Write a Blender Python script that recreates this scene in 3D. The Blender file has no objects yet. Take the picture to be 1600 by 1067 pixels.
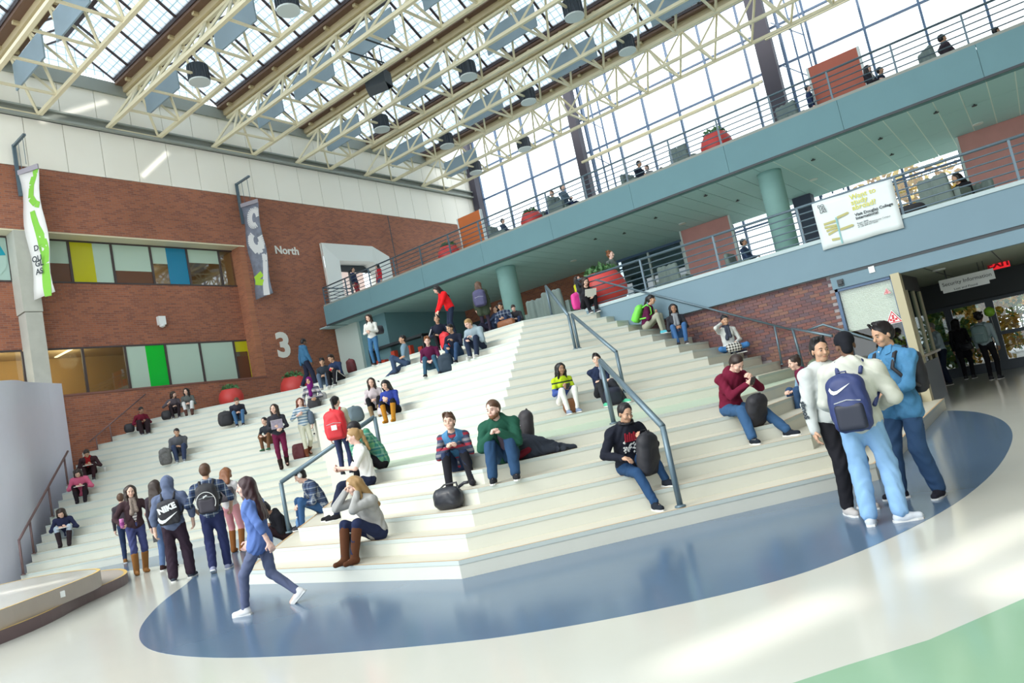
import bpy, bmesh, math, random
import numpy as np
from mathutils import Matrix, Vector
SC = bpy.context.scene
COL = SC.collection
PI = math.pi

# ------------------------------------------------------------------ camera
F, ROLL, PITCH, AZ, EYE = 1105.0, math.radians(-11.6), math.radians(5.65), math.radians(53.3), 1.62
_c, _s = math.cos(ROLL), math.sin(ROLL)
_cp, _sp = math.cos(PITCH), math.sin(PITCH)
_M = np.array([[_c, -_s, 0], [_s, _c, 0], [0, 0, 1]]) @ np.array([[1, 0, 0], [0, _sp, -_cp], [0, _cp, _sp]])
_B = np.array([[math.cos(AZ - PI / 2), math.cos(AZ), 0], [math.sin(AZ - PI / 2), math.sin(AZ), 0], [0, 0, 1]])
W2C = _M @ _B
EYEP = np.array([0, 0, EYE])
cam = bpy.data.objects.new('camera', bpy.data.cameras.new('camera'))
COL.objects.link(cam)
cam.data.sensor_width = 36.0
cam.data.lens = 36.0 * F / 1600.0
cam.data.clip_start, cam.data.clip_end = 0.05, 400
_R = np.column_stack([W2C[0], -W2C[1], -W2C[2]])
cam.matrix_world = Matrix.Translation((0, 0, EYE)) @ Matrix(_R.tolist()).to_4x4()
SC.camera = cam

# ------------------------------------------------------------------ light
SC.view_settings.view_transform = 'Standard'
SC.view_settings.look = 'None'
SC.view_settings.gamma = 1.0
SC.view_settings.use_curve_mapping = False
SC.view_settings.exposure = 0.0
SC.cycles.use_denoising = True
SC.cycles.max_bounces = 7
SC.cycles.diffuse_bounces = 4
SC.cycles.glossy_bounces = 3
SC.cycles.transparent_max_bounces = 10
SC.cycles.sample_clamp_indirect = 6.0
SC.cycles.caustics_reflective = False
SC.cycles.caustics_refractive = False
W = bpy.data.worlds.new('world'); SC.world = W; W.use_nodes = True
_bg = W.node_tree.nodes['Background']
_bg.inputs['Color'].default_value = (0.88, 0.96, 1.0, 1)
_bg.inputs['Strength'].default_value = 2.7
sun = bpy.data.objects.new('sun', bpy.data.lights.new('sun', 'SUN'))
COL.objects.link(sun)
sun.data.energy = 1.7
sun.data.angle = math.radians(30)
sun.data.color = (1.0, 0.94, 0.84)
sun.rotation_euler = Vector((0.30, 0.80, -0.62)).to_track_quat('-Z', 'Y').to_euler()

def streak_lamp(u0, v0, u1, v1, width, energy, height=8.5, plane='z', val=0.0):
    """a narrow shaft added to lay a bright streak on the floor, stage or white wall"""
    a, b = (px_z(u0, v0, val), px_z(u1, v1, val)) if plane == 'z' else (px_x(u0, v0, val), px_x(u1, v1, val))
    m = (a + b) / 2; d = Vector(b - a); n = Vector((0, 0, 1)) if plane == 'z' else Vector((1, 0, 0))
    L = bpy.data.lights.new('added_streak', 'AREA'); L.shape = 'RECTANGLE'; L.size = d.length; L.size_y = width; L.energy = energy; L.spread = math.radians(5); L.color = (1, .98, .92)  # added area lamp stands in for daylight; the roof has no slit
    o = bpy.data.objects.new('added_streak', L); COL.objects.link(o)
    x = d.normalized(); y = n.cross(x).normalized(); z = x.cross(y)
    M = Matrix.Identity(4)
    for i in range(3): M[i][0] = x[i]; M[i][1] = y[i]; M[i][2] = z[i]; M[i][3] = m[i] + n[i] * height
    o.matrix_world = M

# ------------------------------------------------------------------ helpers
def px_ray(x, y):
    return W2C.T @ np.array([(x - 800) / F, (y - 533.5) / F, 1.0])
def px_plane(x, y, n, k):
    d = px_ray(x, y); n = np.asarray(n, float)
    return EYEP + d * ((k - n @ EYEP) / (n @ d))
def px_z(x, y, z): return px_plane(x, y, (0, 0, 1), z)
def px_x(x, y, v): return px_plane(x, y, (1, 0, 0), v)
def px_y(x, y, v): return px_plane(x, y, (0, 1, 0), v)

streak_lamp(1040, 1050, 1330, 925, .10, 1.6); streak_lamp(1440, 900, 1640, 800, .14, 2.2); streak_lamp(1560, 930, 1660, 870, .10, 1.2); streak_lamp(-60, 940, 110, 905, .18, 2.5, 8.5, 'z', .42)
streak_lamp(62, 190, 168, 158, .14, .9, 3.0, 'x', -25.0); streak_lamp(222, 276, 262, 238, .12, .7, 3.0, 'x', -25.0)

MATS = {}
def mat(name, col, rough=0.6, metal=0.0, spec=0.5, noise=0.0, nscale=8.0, bump=0.0, alpha=1.0, emit=0.0, coat=0.0):
    if name in MATS: return MATS[name]
    m = bpy.data.materials.new(name); m.use_nodes = True
    nt = m.node_tree; b = nt.nodes['Principled BSDF']
    c = (col[0], col[1], col[2], 1)
    b.inputs['Base Color'].default_value = c
    b.inputs['Roughness'].default_value = rough
    b.inputs['Metallic'].default_value = metal
    b.inputs['Specular IOR Level'].default_value = spec
    b.inputs['Alpha'].default_value = alpha
    if coat: b.inputs['Coat Weight'].default_value = coat; b.inputs['Coat Roughness'].default_value = 0.08
    if emit:
        b.inputs['Emission Color'].default_value = c; b.inputs['Emission Strength'].default_value = emit
    if noise or bump:
        tc = nt.nodes.new('ShaderNodeTexCoord'); n = nt.nodes.new('ShaderNodeTexNoise')
        n.inputs['Scale'].default_value = nscale; n.inputs['Detail'].default_value = 5
        nt.links.new(tc.outputs['Object'], n.inputs['Vector'])
        if noise:
            mx = nt.nodes.new('ShaderNodeMix'); mx.data_type = 'RGBA'
            mx.inputs[6].default_value = tuple(max(0, v * (1 - noise)) for v in col) + (1,)
            mx.inputs[7].default_value = tuple(min(1, v * (1 + noise)) for v in col) + (1,)
            nt.links.new(n.outputs['Fac'], mx.inputs[0]); nt.links.new(mx.outputs[2], b.inputs['Base Color'])
        if bump:
            bp = nt.nodes.new('ShaderNodeBump'); bp.inputs['Strength'].default_value = bump; bp.inputs['Distance'].default_value = 0.02
            nt.links.new(n.outputs['Fac'], bp.inputs['Height']); nt.links.new(bp.outputs['Normal'], b.inputs['Normal'])
    MATS[name] = m
    return m

def bands(name, cols, period, axis='Z', rough=0.8, plaid=None):
    """cloth with stripes (list of (fraction, colour)) along an object axis; plaid adds a second axis"""
    if name in MATS: return MATS[name]
    m = bpy.data.materials.new(name); m.use_nodes = True
    nt = m.node_tree; b = nt.nodes['Principled BSDF']; b.inputs['Roughness'].default_value = rough
    b.inputs['Specular IOR Level'].default_value = 0.2
    tc = nt.nodes.new('ShaderNodeTexCoord'); sp = nt.nodes.new('ShaderNodeSeparateXYZ')
    nt.links.new(tc.outputs['Object'], sp.inputs[0])
    def ramp(ax, cl):
        d = nt.nodes.new('ShaderNodeMath'); d.operation = 'DIVIDE'; d.inputs[1].default_value = period
        nt.links.new(sp.outputs[ax], d.inputs[0])
        f = nt.nodes.new('ShaderNodeMath'); f.operation = 'FRACT'; nt.links.new(d.outputs[0], f.inputs[0])
        r = nt.nodes.new('ShaderNodeValToRGB'); r.color_ramp.interpolation = 'CONSTANT'
        e = r.color_ramp.elements
        while len(e) < len(cl): e.new(0.5)
        for i, (p, c) in enumerate(cl): e[i].position = p; e[i].color = tuple(c) + (1,)
        nt.links.new(f.outputs[0], r.inputs[0]); return r
    r1 = ramp(axis, cols)
    out = r1.outputs[0]
    if plaid:
        r2 = ramp(plaid, cols)
        mx = nt.nodes.new('ShaderNodeMix'); mx.data_type = 'RGBA'; mx.inputs[0].default_value = 0.5
        nt.links.new(r1.outputs[0], mx.inputs[6]); nt.links.new(r2.outputs[0], mx.inputs[7]); out = mx.outputs[2]
    nt.links.new(out, b.inputs['Base Color'])
    MATS[name] = m
    return m

def brick_mat(name, ax, c1=(0.36, 0.125, 0.065), c2=(0.20, 0.075, 0.052), mortar=(0.30, 0.18, 0.14), bw=0.21, bh=0.07):
    m = bpy.data.materials.new(name); m.use_nodes = True
    nt = m.node_tree; b = nt.nodes['Principled BSDF']; b.inputs['Roughness'].default_value = 0.85
    tc = nt.nodes.new('ShaderNodeTexCoord'); sp = nt.nodes.new('ShaderNodeSeparateXYZ'); cb = nt.nodes.new('ShaderNodeCombineXYZ')
    nt.links.new(tc.outputs['Object'], sp.inputs[0])
    nt.links.new(sp.outputs[ax], cb.inputs[0]); nt.links.new(sp.outputs['Z'], cb.inputs[1])
    t = nt.nodes.new('ShaderNodeTexBrick'); t.inputs['Scale'].default_value = 1.0
    t.inputs['Brick Width'].default_value = bw; t.inputs['Row Height'].default_value = bh; t.inputs['Mortar Size'].default_value = 0.006
    t.inputs['Color1'].default_value = c1 + (1,); t.inputs['Color2'].default_value = c2 + (1,); t.inputs['Mortar'].default_value = mortar + (1,)
    t.inputs['Bias'].default_value = -0.2
    nt.links.new(cb.outputs[0], t.inputs['Vector'])
    n = nt.nodes.new('ShaderNodeTexNoise'); n.inputs['Scale'].default_value = 0.5; n.inputs['Detail'].default_value = 6
    nt.links.new(cb.outputs[0], n.inputs['Vector'])
    mx = nt.nodes.new('ShaderNodeMix'); mx.data_type = 'RGBA'; mx.blend_type = 'OVERLAY'; mx.inputs[0].default_value = 0.35
    nt.links.new(t.outputs['Color'], mx.inputs[6]); nt.links.new(n.outputs['Fac'], mx.inputs[7]); nt.links.new(mx.outputs[2], b.inputs['Base Color'])
    bp = nt.nodes.new('ShaderNodeBump'); bp.inputs['Strength'].default_value = 0.4; bp.inputs['Distance'].default_value = 0.01; bp.invert = True
    nt.links.new(t.outputs['Fac'], bp.inputs['Height']); nt.links.new(bp.outputs['Normal'], b.inputs['Normal'])
    MATS[name] = m
    return m

def meta(o, label=None, cat=None, group=None, kind=None):
    if label: o['label'] = label
    if cat: o['category'] = cat
    if group: o['group'] = group
    if kind: o['kind'] = kind
    return o
def link(name, me, parent=None, loc=None, rot=None):
    o = bpy.data.objects.new(name, me); COL.objects.link(o)
    if parent is not None: o.parent = parent
    if loc is not None: o.location = loc
    if rot is not None: o.rotation_euler = rot
    return o
def root(name, label, cat, loc=(0, 0, 0), rz=0.0, group=None):
    return meta(link(name, None, None, loc, (0, 0, rz)), label, cat, group)

class MB:
    """collects shapes, then links them as one mesh object"""
    def __init__(s): s.v = []; s.f = []; s.mi = []; s.cur = 0
    def add(s, vs, fs):
        o = len(s.v); s.v += [tuple(map(float, p)) for p in vs]
        s.f += [tuple(i + o for i in f) for f in fs]; s.mi += [s.cur] * len(fs); return s
    def box(s, a, b):
        (x0, y0, z0), (x1, y1, z1) = a, b
        return s.add([(x0, y0, z0), (x1, y0, z0), (x1, y1, z0), (x0, y1, z0), (x0, y0, z1), (x1, y0, z1), (x1, y1, z1), (x0, y1, z1)],
                     [(0, 3, 2, 1), (4, 5, 6, 7), (0, 1, 5, 4), (1, 2, 6, 5), (2, 3, 7, 6), (3, 0, 4, 7)])
    def bar(s, a, b, w, h, up=(0, 0, 1)):
        a, b = Vector(a), Vector(b); d = (b - a).normalized(); u = Vector(up)
        if abs(d.dot(u)) > 0.98: u = Vector((1, 0, 0))
        r = d.cross(u).normalized(); u = r.cross(d)
        vs = []
        for p in (a, b):
            for i, j in ((-1, -1), (1, -1), (1, 1), (-1, 1)): vs.append(p + r * (i * w / 2) + u * (j * h / 2))
        return s.add(vs, [(0, 1, 2, 3), (7, 6, 5, 4), (0, 4, 5, 1), (1, 5, 6, 2), (2, 6, 7, 3), (3, 7, 4, 0)])
    def tube(s, pts, r, n=10, closed=False):
        pts = [Vector(p) for p in pts]; L = len(pts); rings = []
        rr = r if isinstance(r, (list, tuple)) else [r] * L
        up = None
        for i, p in enumerate(pts):
            t = ((pts[min(i + 1, L - 1)] - p).normalized() + (p - pts[max(i - 1, 0)]).normalized())
            t = t.normalized() if t.length > 1e-6 else Vector((0, 0, 1))
            if up is None:
                up = Vector((0, 0, 1)) if abs(t.z) < 0.9 else Vector((1, 0, 0))
            x = t.cross(up).normalized(); y = x.cross(t); up = y
            rings.append([p + (x * math.cos(2 * PI * k / n) + y * math.sin(2 * PI * k / n)) * rr[i] for k in range(n)])
        vs = [q for ring in rings for q in ring]
        fs = [(i * n + k, i * n + (k + 1) % n, (i + 1) * n + (k + 1) % n, (i + 1) * n + k) for i in range(L - 1) for k in range(n)]
        fs += [tuple(range(n))[::-1], tuple((L - 1) * n + k for k in range(n))]
        return s.add(vs, fs)
    def prism(s, poly, z0, z1):
        n = len(poly)
        vs = [(p[0], p[1], z0) for p in poly] + [(p[0], p[1], z1) for p in poly]
        return s.add(vs, [tuple(range(n))[::-1], tuple(range(n, 2 * n))] + [(i, (i + 1) % n, n + (i + 1) % n, n + i) for i in range(n)])
    def lathe(s, prof, c=(0, 0, 0), n=20):
        vs = []; fs = []
        for (r, z) in prof:
            for k in range(n): a = 2 * PI * k / n; vs.append((c[0] + r * math.cos(a), c[1] + r * math.sin(a), c[2] + z))
        for i in range(len(prof) - 1):
            for k in range(n): fs.append((i * n + k, i * n + (k + 1) % n, (i + 1) * n + (k + 1) % n, (i + 1) * n + k))
        fs += [tuple(range(n))[::-1], tuple((len(prof) - 1) * n + k for k in range(n))]
        return s.add(vs, fs)
    def ball(s, c, r, n=10, m=7):
        rx, ry, rz = (r, r, r) if not isinstance(r, (tuple, list)) else r
        vs = []; fs = []
        for i in range(m + 1):
            t = PI * i / m
            for k in range(n):
                a = 2 * PI * k / n
                vs.append((c[0] + rx * math.sin(t) * math.cos(a), c[1] + ry * math.sin(t) * math.sin(a), c[2] - rz * math.cos(t)))
        for i in range(m):
            for k in range(n): fs.append((i * n + k, i * n + (k + 1) % n, (i + 1) * n + (k + 1) % n, (i + 1) * n + k))
        return s.add(vs, fs)
    def mesh(s, name, mats, smooth=False, norm=False):
        me = bpy.data.meshes.new(name); me.from_pydata(s.v, [], s.f)
        for m in (mats if isinstance(mats, (list, tuple)) else [mats]): me.materials.append(m)
        if len(set(s.mi)) > 1 or (s.mi and s.mi[0]): me.polygons.foreach_set('material_index', s.mi)
        if smooth: me.polygons.foreach_set('use_smooth', [True] * len(me.polygons))
        me.validate()
        bm = bmesh.new(); bm.from_mesh(me); bmesh.ops.recalc_face_normals(bm, faces=bm.faces); bm.to_mesh(me); bm.free()
        me.update(); return me
    def build(s, name, mats, parent=None, smooth=False, loc=None, rot=None):
        return link(name, s.mesh(name, mats, smooth), parent, loc, rot)

def text_obj(body, size, m, parent, M, name='lettering', align='LEFT', depth=0.004, bold=0.0, space=1.0):
    cu = bpy.data.curves.new(name, 'FONT'); cu.body = body; cu.size = size; cu.align_x = align; cu.extrude = depth
    cu.offset = bold; cu.space_line = space; cu.resolution_u = 4
    cu.materials.append(m)
    o = bpy.data.objects.new(name, cu); COL.objects.link(o); o.parent = parent
    o.matrix_local = M
    return o
def frame_of(o, xdir, ydir):
    x = Vector(xdir).normalized(); y = Vector(ydir).normalized(); z = x.cross(y)
    M = Matrix.Identity(4)
    for i in range(3): M[i][0] = x[i]; M[i][1] = y[i]; M[i][2] = z[i]; M[i][3] = o[i]
    return M
# ------------------------------------------------------------------ materials of the place
def glass_mat(name, tint=(0.9, 0.97, 0.97), refl=0.10, rough=0.02):
    m = bpy.data.materials.new(name); m.use_nodes = True; nt = m.node_tree
    nt.nodes.remove(nt.nodes['Principled BSDF']); out = nt.nodes['Material Output']
    t = nt.nodes.new('ShaderNodeBsdfTransparent'); t.inputs[0].default_value = tint + (1,)
    g = nt.nodes.new('ShaderNodeBsdfGlossy'); g.inputs['Roughness'].default_value = rough
    x = nt.nodes.new('ShaderNodeMixShader'); x.inputs[0].default_value = refl
    nt.links.new(t.outputs[0], x.inputs[1]); nt.links.new(g.outputs[0], x.inputs[2]); nt.links.new(x.outputs[0], out.inputs[0])
    MATS[name] = m; return m
def film_mat(name, col, clear=0.25):
    m = bpy.data.materials.new(name); m.use_nodes = True; nt = m.node_tree
    b = nt.nodes['Principled BSDF']; out = nt.nodes['Material Output']
    b.inputs['Base Color'].default_value = col + (1,); b.inputs['Roughness'].default_value = 0.12
    t = nt.nodes.new('ShaderNodeBsdfTransparent'); t.inputs[0].default_value = col + (1,)
    x = nt.nodes.new('ShaderNodeMixShader'); x.inputs[0].default_value = clear
    nt.links.new(b.outputs[0], x.inputs[1]); nt.links.new(t.outputs[0], x.inputs[2]); nt.links.new(x.outputs[0], out.inputs[0])
    return m
def skylight_mat():
    m = bpy.data.materials.new('skylight_sheet'); m.use_nodes = True; nt = m.node_tree
    nt.nodes.remove(nt.nodes['Principled BSDF']); out = nt.nodes['Material Output']
    tc = nt.nodes.new('ShaderNodeTexCoord'); sp = nt.nodes.new('ShaderNodeSeparateXYZ'); nt.links.new(tc.outputs['UV'], sp.inputs[0])
    prev = None
    for ax in ('X', 'Y'):
        d = nt.nodes.new('ShaderNodeMath'); d.operation = 'FRACT'; nt.links.new(sp.outputs[ax], d.inputs[0])
        g = nt.nodes.new('ShaderNodeMath'); g.operation = 'LESS_THAN'; g.inputs[1].default_value = 0.09; nt.links.new(d.outputs[0], g.inputs[0])
        if prev is None: prev = g
        else:
            mx = nt.nodes.new('ShaderNodeMath'); mx.operation = 'MAXIMUM'; nt.links.new(prev.outputs[0], mx.inputs[0]); nt.links.new(g.outputs[0], mx.inputs[1]); prev = mx
    c = nt.nodes.new('ShaderNodeMix'); c.data_type = 'RGBA'; c.inputs[6].default_value = (0.74, 0.77, 0.80, 1); c.inputs[7].default_value = (0.36, 0.46, 0.48, 1)
    nt.links.new(prev.outputs[0], c.inputs[0])
    t = nt.nodes.new('ShaderNodeBsdfTranslucent'); nt.links.new(c.outputs[2], t.inputs[0])
    nt.links.new(t.outputs[0], out.inputs[0]); return m

M_step = mat('step_paint', (0.64, 0.65, 0.58), 0.55, noise=0.05, nscale=3)
M_lip = mat('step_lip', (0.53, 0.59, 0.56), 0.6, noise=0.05, nscale=3)
M_orange = mat('wood_edge', (0.62, 0.40, 0.20), 0.5)
M_tread = mat('step_tread', (0.62, 0.59, 0.49), 0.5, noise=0.05, nscale=2)
M_landing = mat('landing_floor', (0.50, 0.60, 0.46), 0.45, noise=0.06, nscale=2)
M_fascia = mat('teal_render', (0.155, 0.29, 0.33), 0.8, noise=0.07, nscale=1.2, bump=0.05)
M_fascia2 = mat('blue_grey_render', (0.17, 0.265, 0.33), 0.8, noise=0.07, nscale=1.2, bump=0.05)
M_soffit = mat('soffit_tile', (0.52, 0.72, 0.78), 0.75)
M_tbar = mat('soffit_bar', (0.85, 0.93, 0.93), 0.5)
M_steel = mat('rail_steel', (0.13, 0.19, 0.23), 0.35, metal=0.35)
M_steel2 = mat('balcony_rail_steel', (0.10, 0.15, 0.19), 0.35, metal=0.2)
M_brownrail = mat('bronze_rail', (0.19, 0.12, 0.12), 0.4, metal=0.4)
M_dark = mat('dark_frame', (0.035, 0.045, 0.055), 0.5)
M_mull = mat('blue_mullion', (0.07, 0.13, 0.24), 0.4)
M_truss = mat('cream_steel', (0.78, 0.70, 0.49), 0.5, noise=0.04, nscale=2)
M_gutter = mat('gutter_brown', (0.16, 0.09, 0.06), 0.6)
M_gutcream = mat('gutter_cream', (0.56, 0.46, 0.28), 0.6)
M_skybar = mat('skylight_bar', (0.045, 0.028, 0.03), 0.5)
M_baffle = mat('baffle_board', (0.27, 0.36, 0.43), 0.6, noise=0.04, nscale=2)
M_white = mat('white_plaster', (0.92, 0.88, 0.79), 0.75, noise=0.03, nscale=0.8)
M_beam = mat('grey_beam', (0.30, 0.32, 0.29), 0.6)
M_conc = mat('concrete', (0.45, 0.45, 0.40), 0.85, noise=0.16, nscale=2.5, bump=0.15)
M_cream = mat('cream_soffit', (0.74, 0.68, 0.50), 0.7)
M_blue = mat('blue_floor', (0.105, 0.165, 0.25), 0.16, spec=0.55, noise=0.06, nscale=2)
M_beige = mat('beige_floor', (0.58, 0.58, 0.52), 0.14, spec=0.5, noise=0.03, nscale=1.5)
M_green = mat('green_floor', (0.27, 0.44, 0.29), 0.14, spec=0.5, noise=0.05, nscale=1.5)
M_brickX = brick_mat('brick_side', 'Y')
M_brickY = brick_mat('brick_front', 'X')
M_glass = glass_mat('clear_glass', (.985, .995, 1.0), .05)
M_glassd = glass_mat('dark_glass', (0.72, 0.80, 0.82), 0.12)
M_sky = skylight_mat()
M_sign = mat('sign_white', (0.80, 0.83, 0.83), 0.4)
M_letter = mat('letter_white', (0.80, 0.79, 0.74), 0.5)
M_inkb = mat('ink_dark', (0.02, 0.03, 0.04), 0.6)
M_pot = mat('red_planter', (0.62, 0.055, 0.05), 0.45, noise=0.06, nscale=6)
M_leaf = mat('leaf_green', (0.05, 0.15, 0.05), 0.6, noise=0.4, nscale=9)
M_soil = mat('soil', (0.05, 0.035, 0.025), 0.9)
M_lamp = mat('lamp_glow', (1.0, 0.93, 0.75), emit=6.0)
M_redpanel = mat('red_panel', (0.40, 0.10, 0.06), 0.6, noise=0.12, nscale=2.5)
M_redtile = mat('rose_panel', (0.60, 0.27, 0.25), 0.6, noise=0.14, nscale=2.5)
M_trim = mat('pale_trim', (0.62, 0.68, 0.68), 0.5)
M_chair = mat('chair_grey', (0.16, 0.21, 0.20), 0.8)
M_silver = mat('silver_panel', (0.74, 0.75, 0.88), 0.36, metal=0.0, noise=0.05, nscale=0.6)

H1 = 3.906
# ------------------------------------------------------------------ floor
fl = MB().prism([(-40, -6), (14, -6), (14, 26), (-40, 26)], -0.2, 0.0).build('floor', M_beige); meta(fl, kind='structure')
blue = [(-11.72, 5.86), (-10.72, 4.93), (-9.62, 4.15), (-8.87, 3.74), (-8.06, 3.44), (-7.31, 3.33), (-6.39, 3.36), (-5.59, 3.5), (-4.87, 3.68), (-4.1, 3.92),
        (-3.59, 4.12), (-2.79, 4.61), (-2.04, 5.26), (-1.7, 5.75), (-1.33, 6.55), (-1.0, 7.6), (-0.77, 9.06), (-0.69, 10.87), (-0.75, 12.2), (-0.95, 13.5), (-1.3, 14.7),
        (-1.65, 15.4), (-1.95, 15.75), (-2.2, 16.0), (-9, 16.0), (-15, 12.5), (-21, 7), (-18.4, 6.9), (-17.0, 6.75), (-15.99, 6.8), (-15.41, 7.1), (-14.39, 7.15), (-13.48, 6.84), (-12.54, 6.37)]
def smooth_poly(p, n=2):
    for _ in range(n):
        q = []
        for i in range(len(p)):
            a, b = p[i], p[(i + 1) % len(p)]
            q += [(a[0] * .75 + b[0] * .25, a[1] * .75 + b[1] * .25), (a[0] * .25 + b[0] * .75, a[1] * .25 + b[1] * .75)]
        p = q
    return p
MB().prism(smooth_poly(blue), -0.01, 0.002).build('blue_inlay', M_blue, fl)
MB().prism([(-1.9, 3.15), (-1.41, 3.64), (-1.21, 3.88), (-0.87, 4.26), (-0.46, 4.92), (0.2, 6.2), (1.2, 8.6), (8, 8.6), (8, -4), (-1.9, -4)], -0.01, 0.002).build('green_inlay', M_green, fl)

# unseen wall on the far right, added to cut the light from that side
o = MB().box((6.0, -6, 0), (6.3, 33.4, 17.8)).build('wall_unseen_right', mat('tan_wall', (.22, .16, .10), .85)); meta(o, kind='structure')
# ------------------------------------------------------------------ stepped seating
HS = 0.1953; NL = 20
def Yk(k): return 5.586 + .3888 * (k - 1) + (1.92 if k > 6 else 0)
def P3(k): return (-5.449 - .1936 * (k - 1) - (1.488 if k > 6 else 0), Yk(k))
def CR(k): p = P3(k); return (p[1] - p[0]) / math.sqrt(2)
def XT(k): return -1.95 - .375 * (k - 1) if k <= 6 else -4.50 - .377 * (k - 7)
def CL(k): return 17.03 + .381 * (k - 1)
def SK(k): return -4.0 + .52 * (k - 1)
def front(k):
    xe = -20.2 - (k - 1) * .32 if k < 16 else -25.0
    E = (xe, (CL(k) + .6 * xe) / .8)
    if k <= 6: y2 = Yk(k); x2 = SK(k) - y2
    else: y2 = Yk(k); x2 = -12.5 - 8.0 * (k - 7) / 13.0
    s = (CL(k) + .6 * x2 - .8 * y2) / 1.4
    P1 = (x2 - max(s, 0.02), y2 + max(s, 0.02))
    x3 = XT(k); P4 = (x3, x3 + CR(k) * math.sqrt(2)); P5 = (x3, max(16.2, P4[1] + .02))
    return [E, P1, (x2, y2), P3(k), P4, P5]
FR = {k: front(k) for k in range(1, NL + 1)}
stairs = root('stepped_seating', 'wide pale stepped seating rising from the blue floor to the upper walkway', 'stairs')
def off(poly, d):
    out = []
    for i, p in enumerate(poly):
        ns = []
        for a, b in ((i - 1, i), (i, i + 1)):
            if a >= 0 and b < len(poly):
                v = Vector((poly[b][0] - poly[a][0], poly[b][1] - poly[a][1])).normalized(); ns.append(Vector((-v.y, v.x)))
        n = sum(ns, Vector((0, 0))); n = n / max(0.3, n.length ** 2) * len(ns) if len(ns) == 2 else n
        if len(ns) == 2: n = (ns[0] + ns[1]) / (1 + ns[0].dot(ns[1]))
        out.append((p[0] + n.x * d, p[1] + n.y * d))
    return out
for k in range(1, NL + 1):
    f = FR[k]; z1 = HS * k; z0 = 0.0 if k > 5 else max(0.0, z1 - 2 * HS)
    b = FR[k + 1] if k < NL else off(f, 0.5)
    b = off(b, 0.06)
    mb = MB()
    for i in range(5):
        a0, a1, b1, b0 = f[i], f[i + 1], b[i + 1], b[i]
        vs = [(p[0], p[1], z) for z in (z0, z1) for p in (a0, a1, b1, b0)]
        mb.add(vs, [(0, 1, 5, 4), (2, 3, 7, 6)] + ([(1, 2, 6, 5)] if i == 4 else []) + ([(3, 0, 4, 7)] if i == 0 else []))
        mb.cur = 1; mb.add(vs[4:], [(0, 1, 2, 3)]); mb.cur = 0
    st = mb.build('step', [M_step, M_landing if k == 6 else M_tread], stairs)
    g = off(f, -0.006); mb = MB()
    for i in range(5):
        vs = [(p[0], p[1], z) for z in (z1 - .046, z1 + .002) for p in (g[i], g[i + 1], f[i + 1], f[i])]
        mb.add(vs, [(0, 1, 5, 4), (0, 3, 2, 1)])
    mb.build('step_lip', M_lip, st)
    h = off(f, 0.022); mb = MB()
    for i in range(5):
        mb.add([(g[i][0], g[i][1], z1 + .0035), (g[i + 1][0], g[i + 1][1], z1 + .0035), (h[i + 1][0], h[i + 1][1], z1 + .0035), (h[i][0], h[i][1], z1 + .0035)], [(0, 1, 2, 3)])
    if k <= 9: mb.build('wood_edge', M_orange, st)

# upper walkway at the head of the steps
f = FR[NL]
plat = [f[0], f[1], f[2], f[3], f[4], (-9.2, 16.35), (5.98, 16.35), (5.98, 33.1), (-25, 33.1)]
o = MB().prism([(x, y) for x, y in off(f[:5], .05)] + plat[5:], 3.7, H1 - .001).build('floor_walkway', M_landing); meta(o, kind='structure')

# ------------------------------------------------------------------ low round stage, lower left
stage = root('round_stage', 'low two-tier round stage with yellow edge at the left below the steps', 'stage')
low = [(-11.2, 2.2), (-11.55, 3.15), (-12.0, 3.9), (-12.95, 4.72), (-13.44, 5.36), (-13.92, 5.83), (-14.55, 6.13), (-15.4, 6.35), (-16.2, 6.2), (-17.2, 5.4), (-17.5, 3.0), (-16, 1), (-13, .6)]
upp = [(-11.3, 2.4), (-11.64, 3.23), (-12.07, 3.82), (-12.74, 4.66), (-13.1, 5.05), (-13.6, 5.32), (-14.3, 5.35), (-15.4, 5.15), (-16.2, 4.6), (-16.5, 3.0), (-15.5, 1.4), (-13, 1.0)]
M_sttop = mat('stage_top', (0.62, 0.60, 0.53), 0.16, noise=0.04, nscale=2); M_strise = mat('stage_riser', (0.40, 0.35, 0.31), 0.5, noise=0.1, nscale=3)
M_stlow = mat('stage_low_riser', (0.13, 0.085, 0.09), 0.5); M_yellow = mat('yellow_edge', (0.68, 0.46, 0.14), 0.5)
def tier(nm, poly, z0, z1, mr, mt):
    p = smooth_poly(poly); n = len(p); mb = MB()
    mb.add([(x, y, z) for z in (z0, z1) for x, y in p], [(i, (i + 1) % n, n + (i + 1) % n, n + i) for i in range(n)])
    mb.cur = 1; mb.add([(x, y, z1) for x, y in p], [tuple(range(n))])
    t = mb.build(nm, [mr, mt], stage)
    cx, cy = sum(x for x, y in p) / n, sum(y for x, y in p) / n
    q = [(x + (cx - x) * .035, y + (cy - y) * .035) for x, y in p]
    mb = MB().add([(x, y, z1 + .003) for x, y in p] + [(x, y, z1 + .003) for x, y in q], [(i, (i + 1) % n, n + (i + 1) % n, n + i) for i in range(n)])
    mb.build('edge_strip', M_yellow, t)
tier('lower_tier', low, 0, .17, M_stlow, M_strise); tier('upper_tier', upp, .17, .42, M_strise, M_sttop)
so = MB().box((-12.44, 4.13, .27), (-12.40, 4.30, .36)).build('socket_plate', M_sign, stage)

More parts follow.
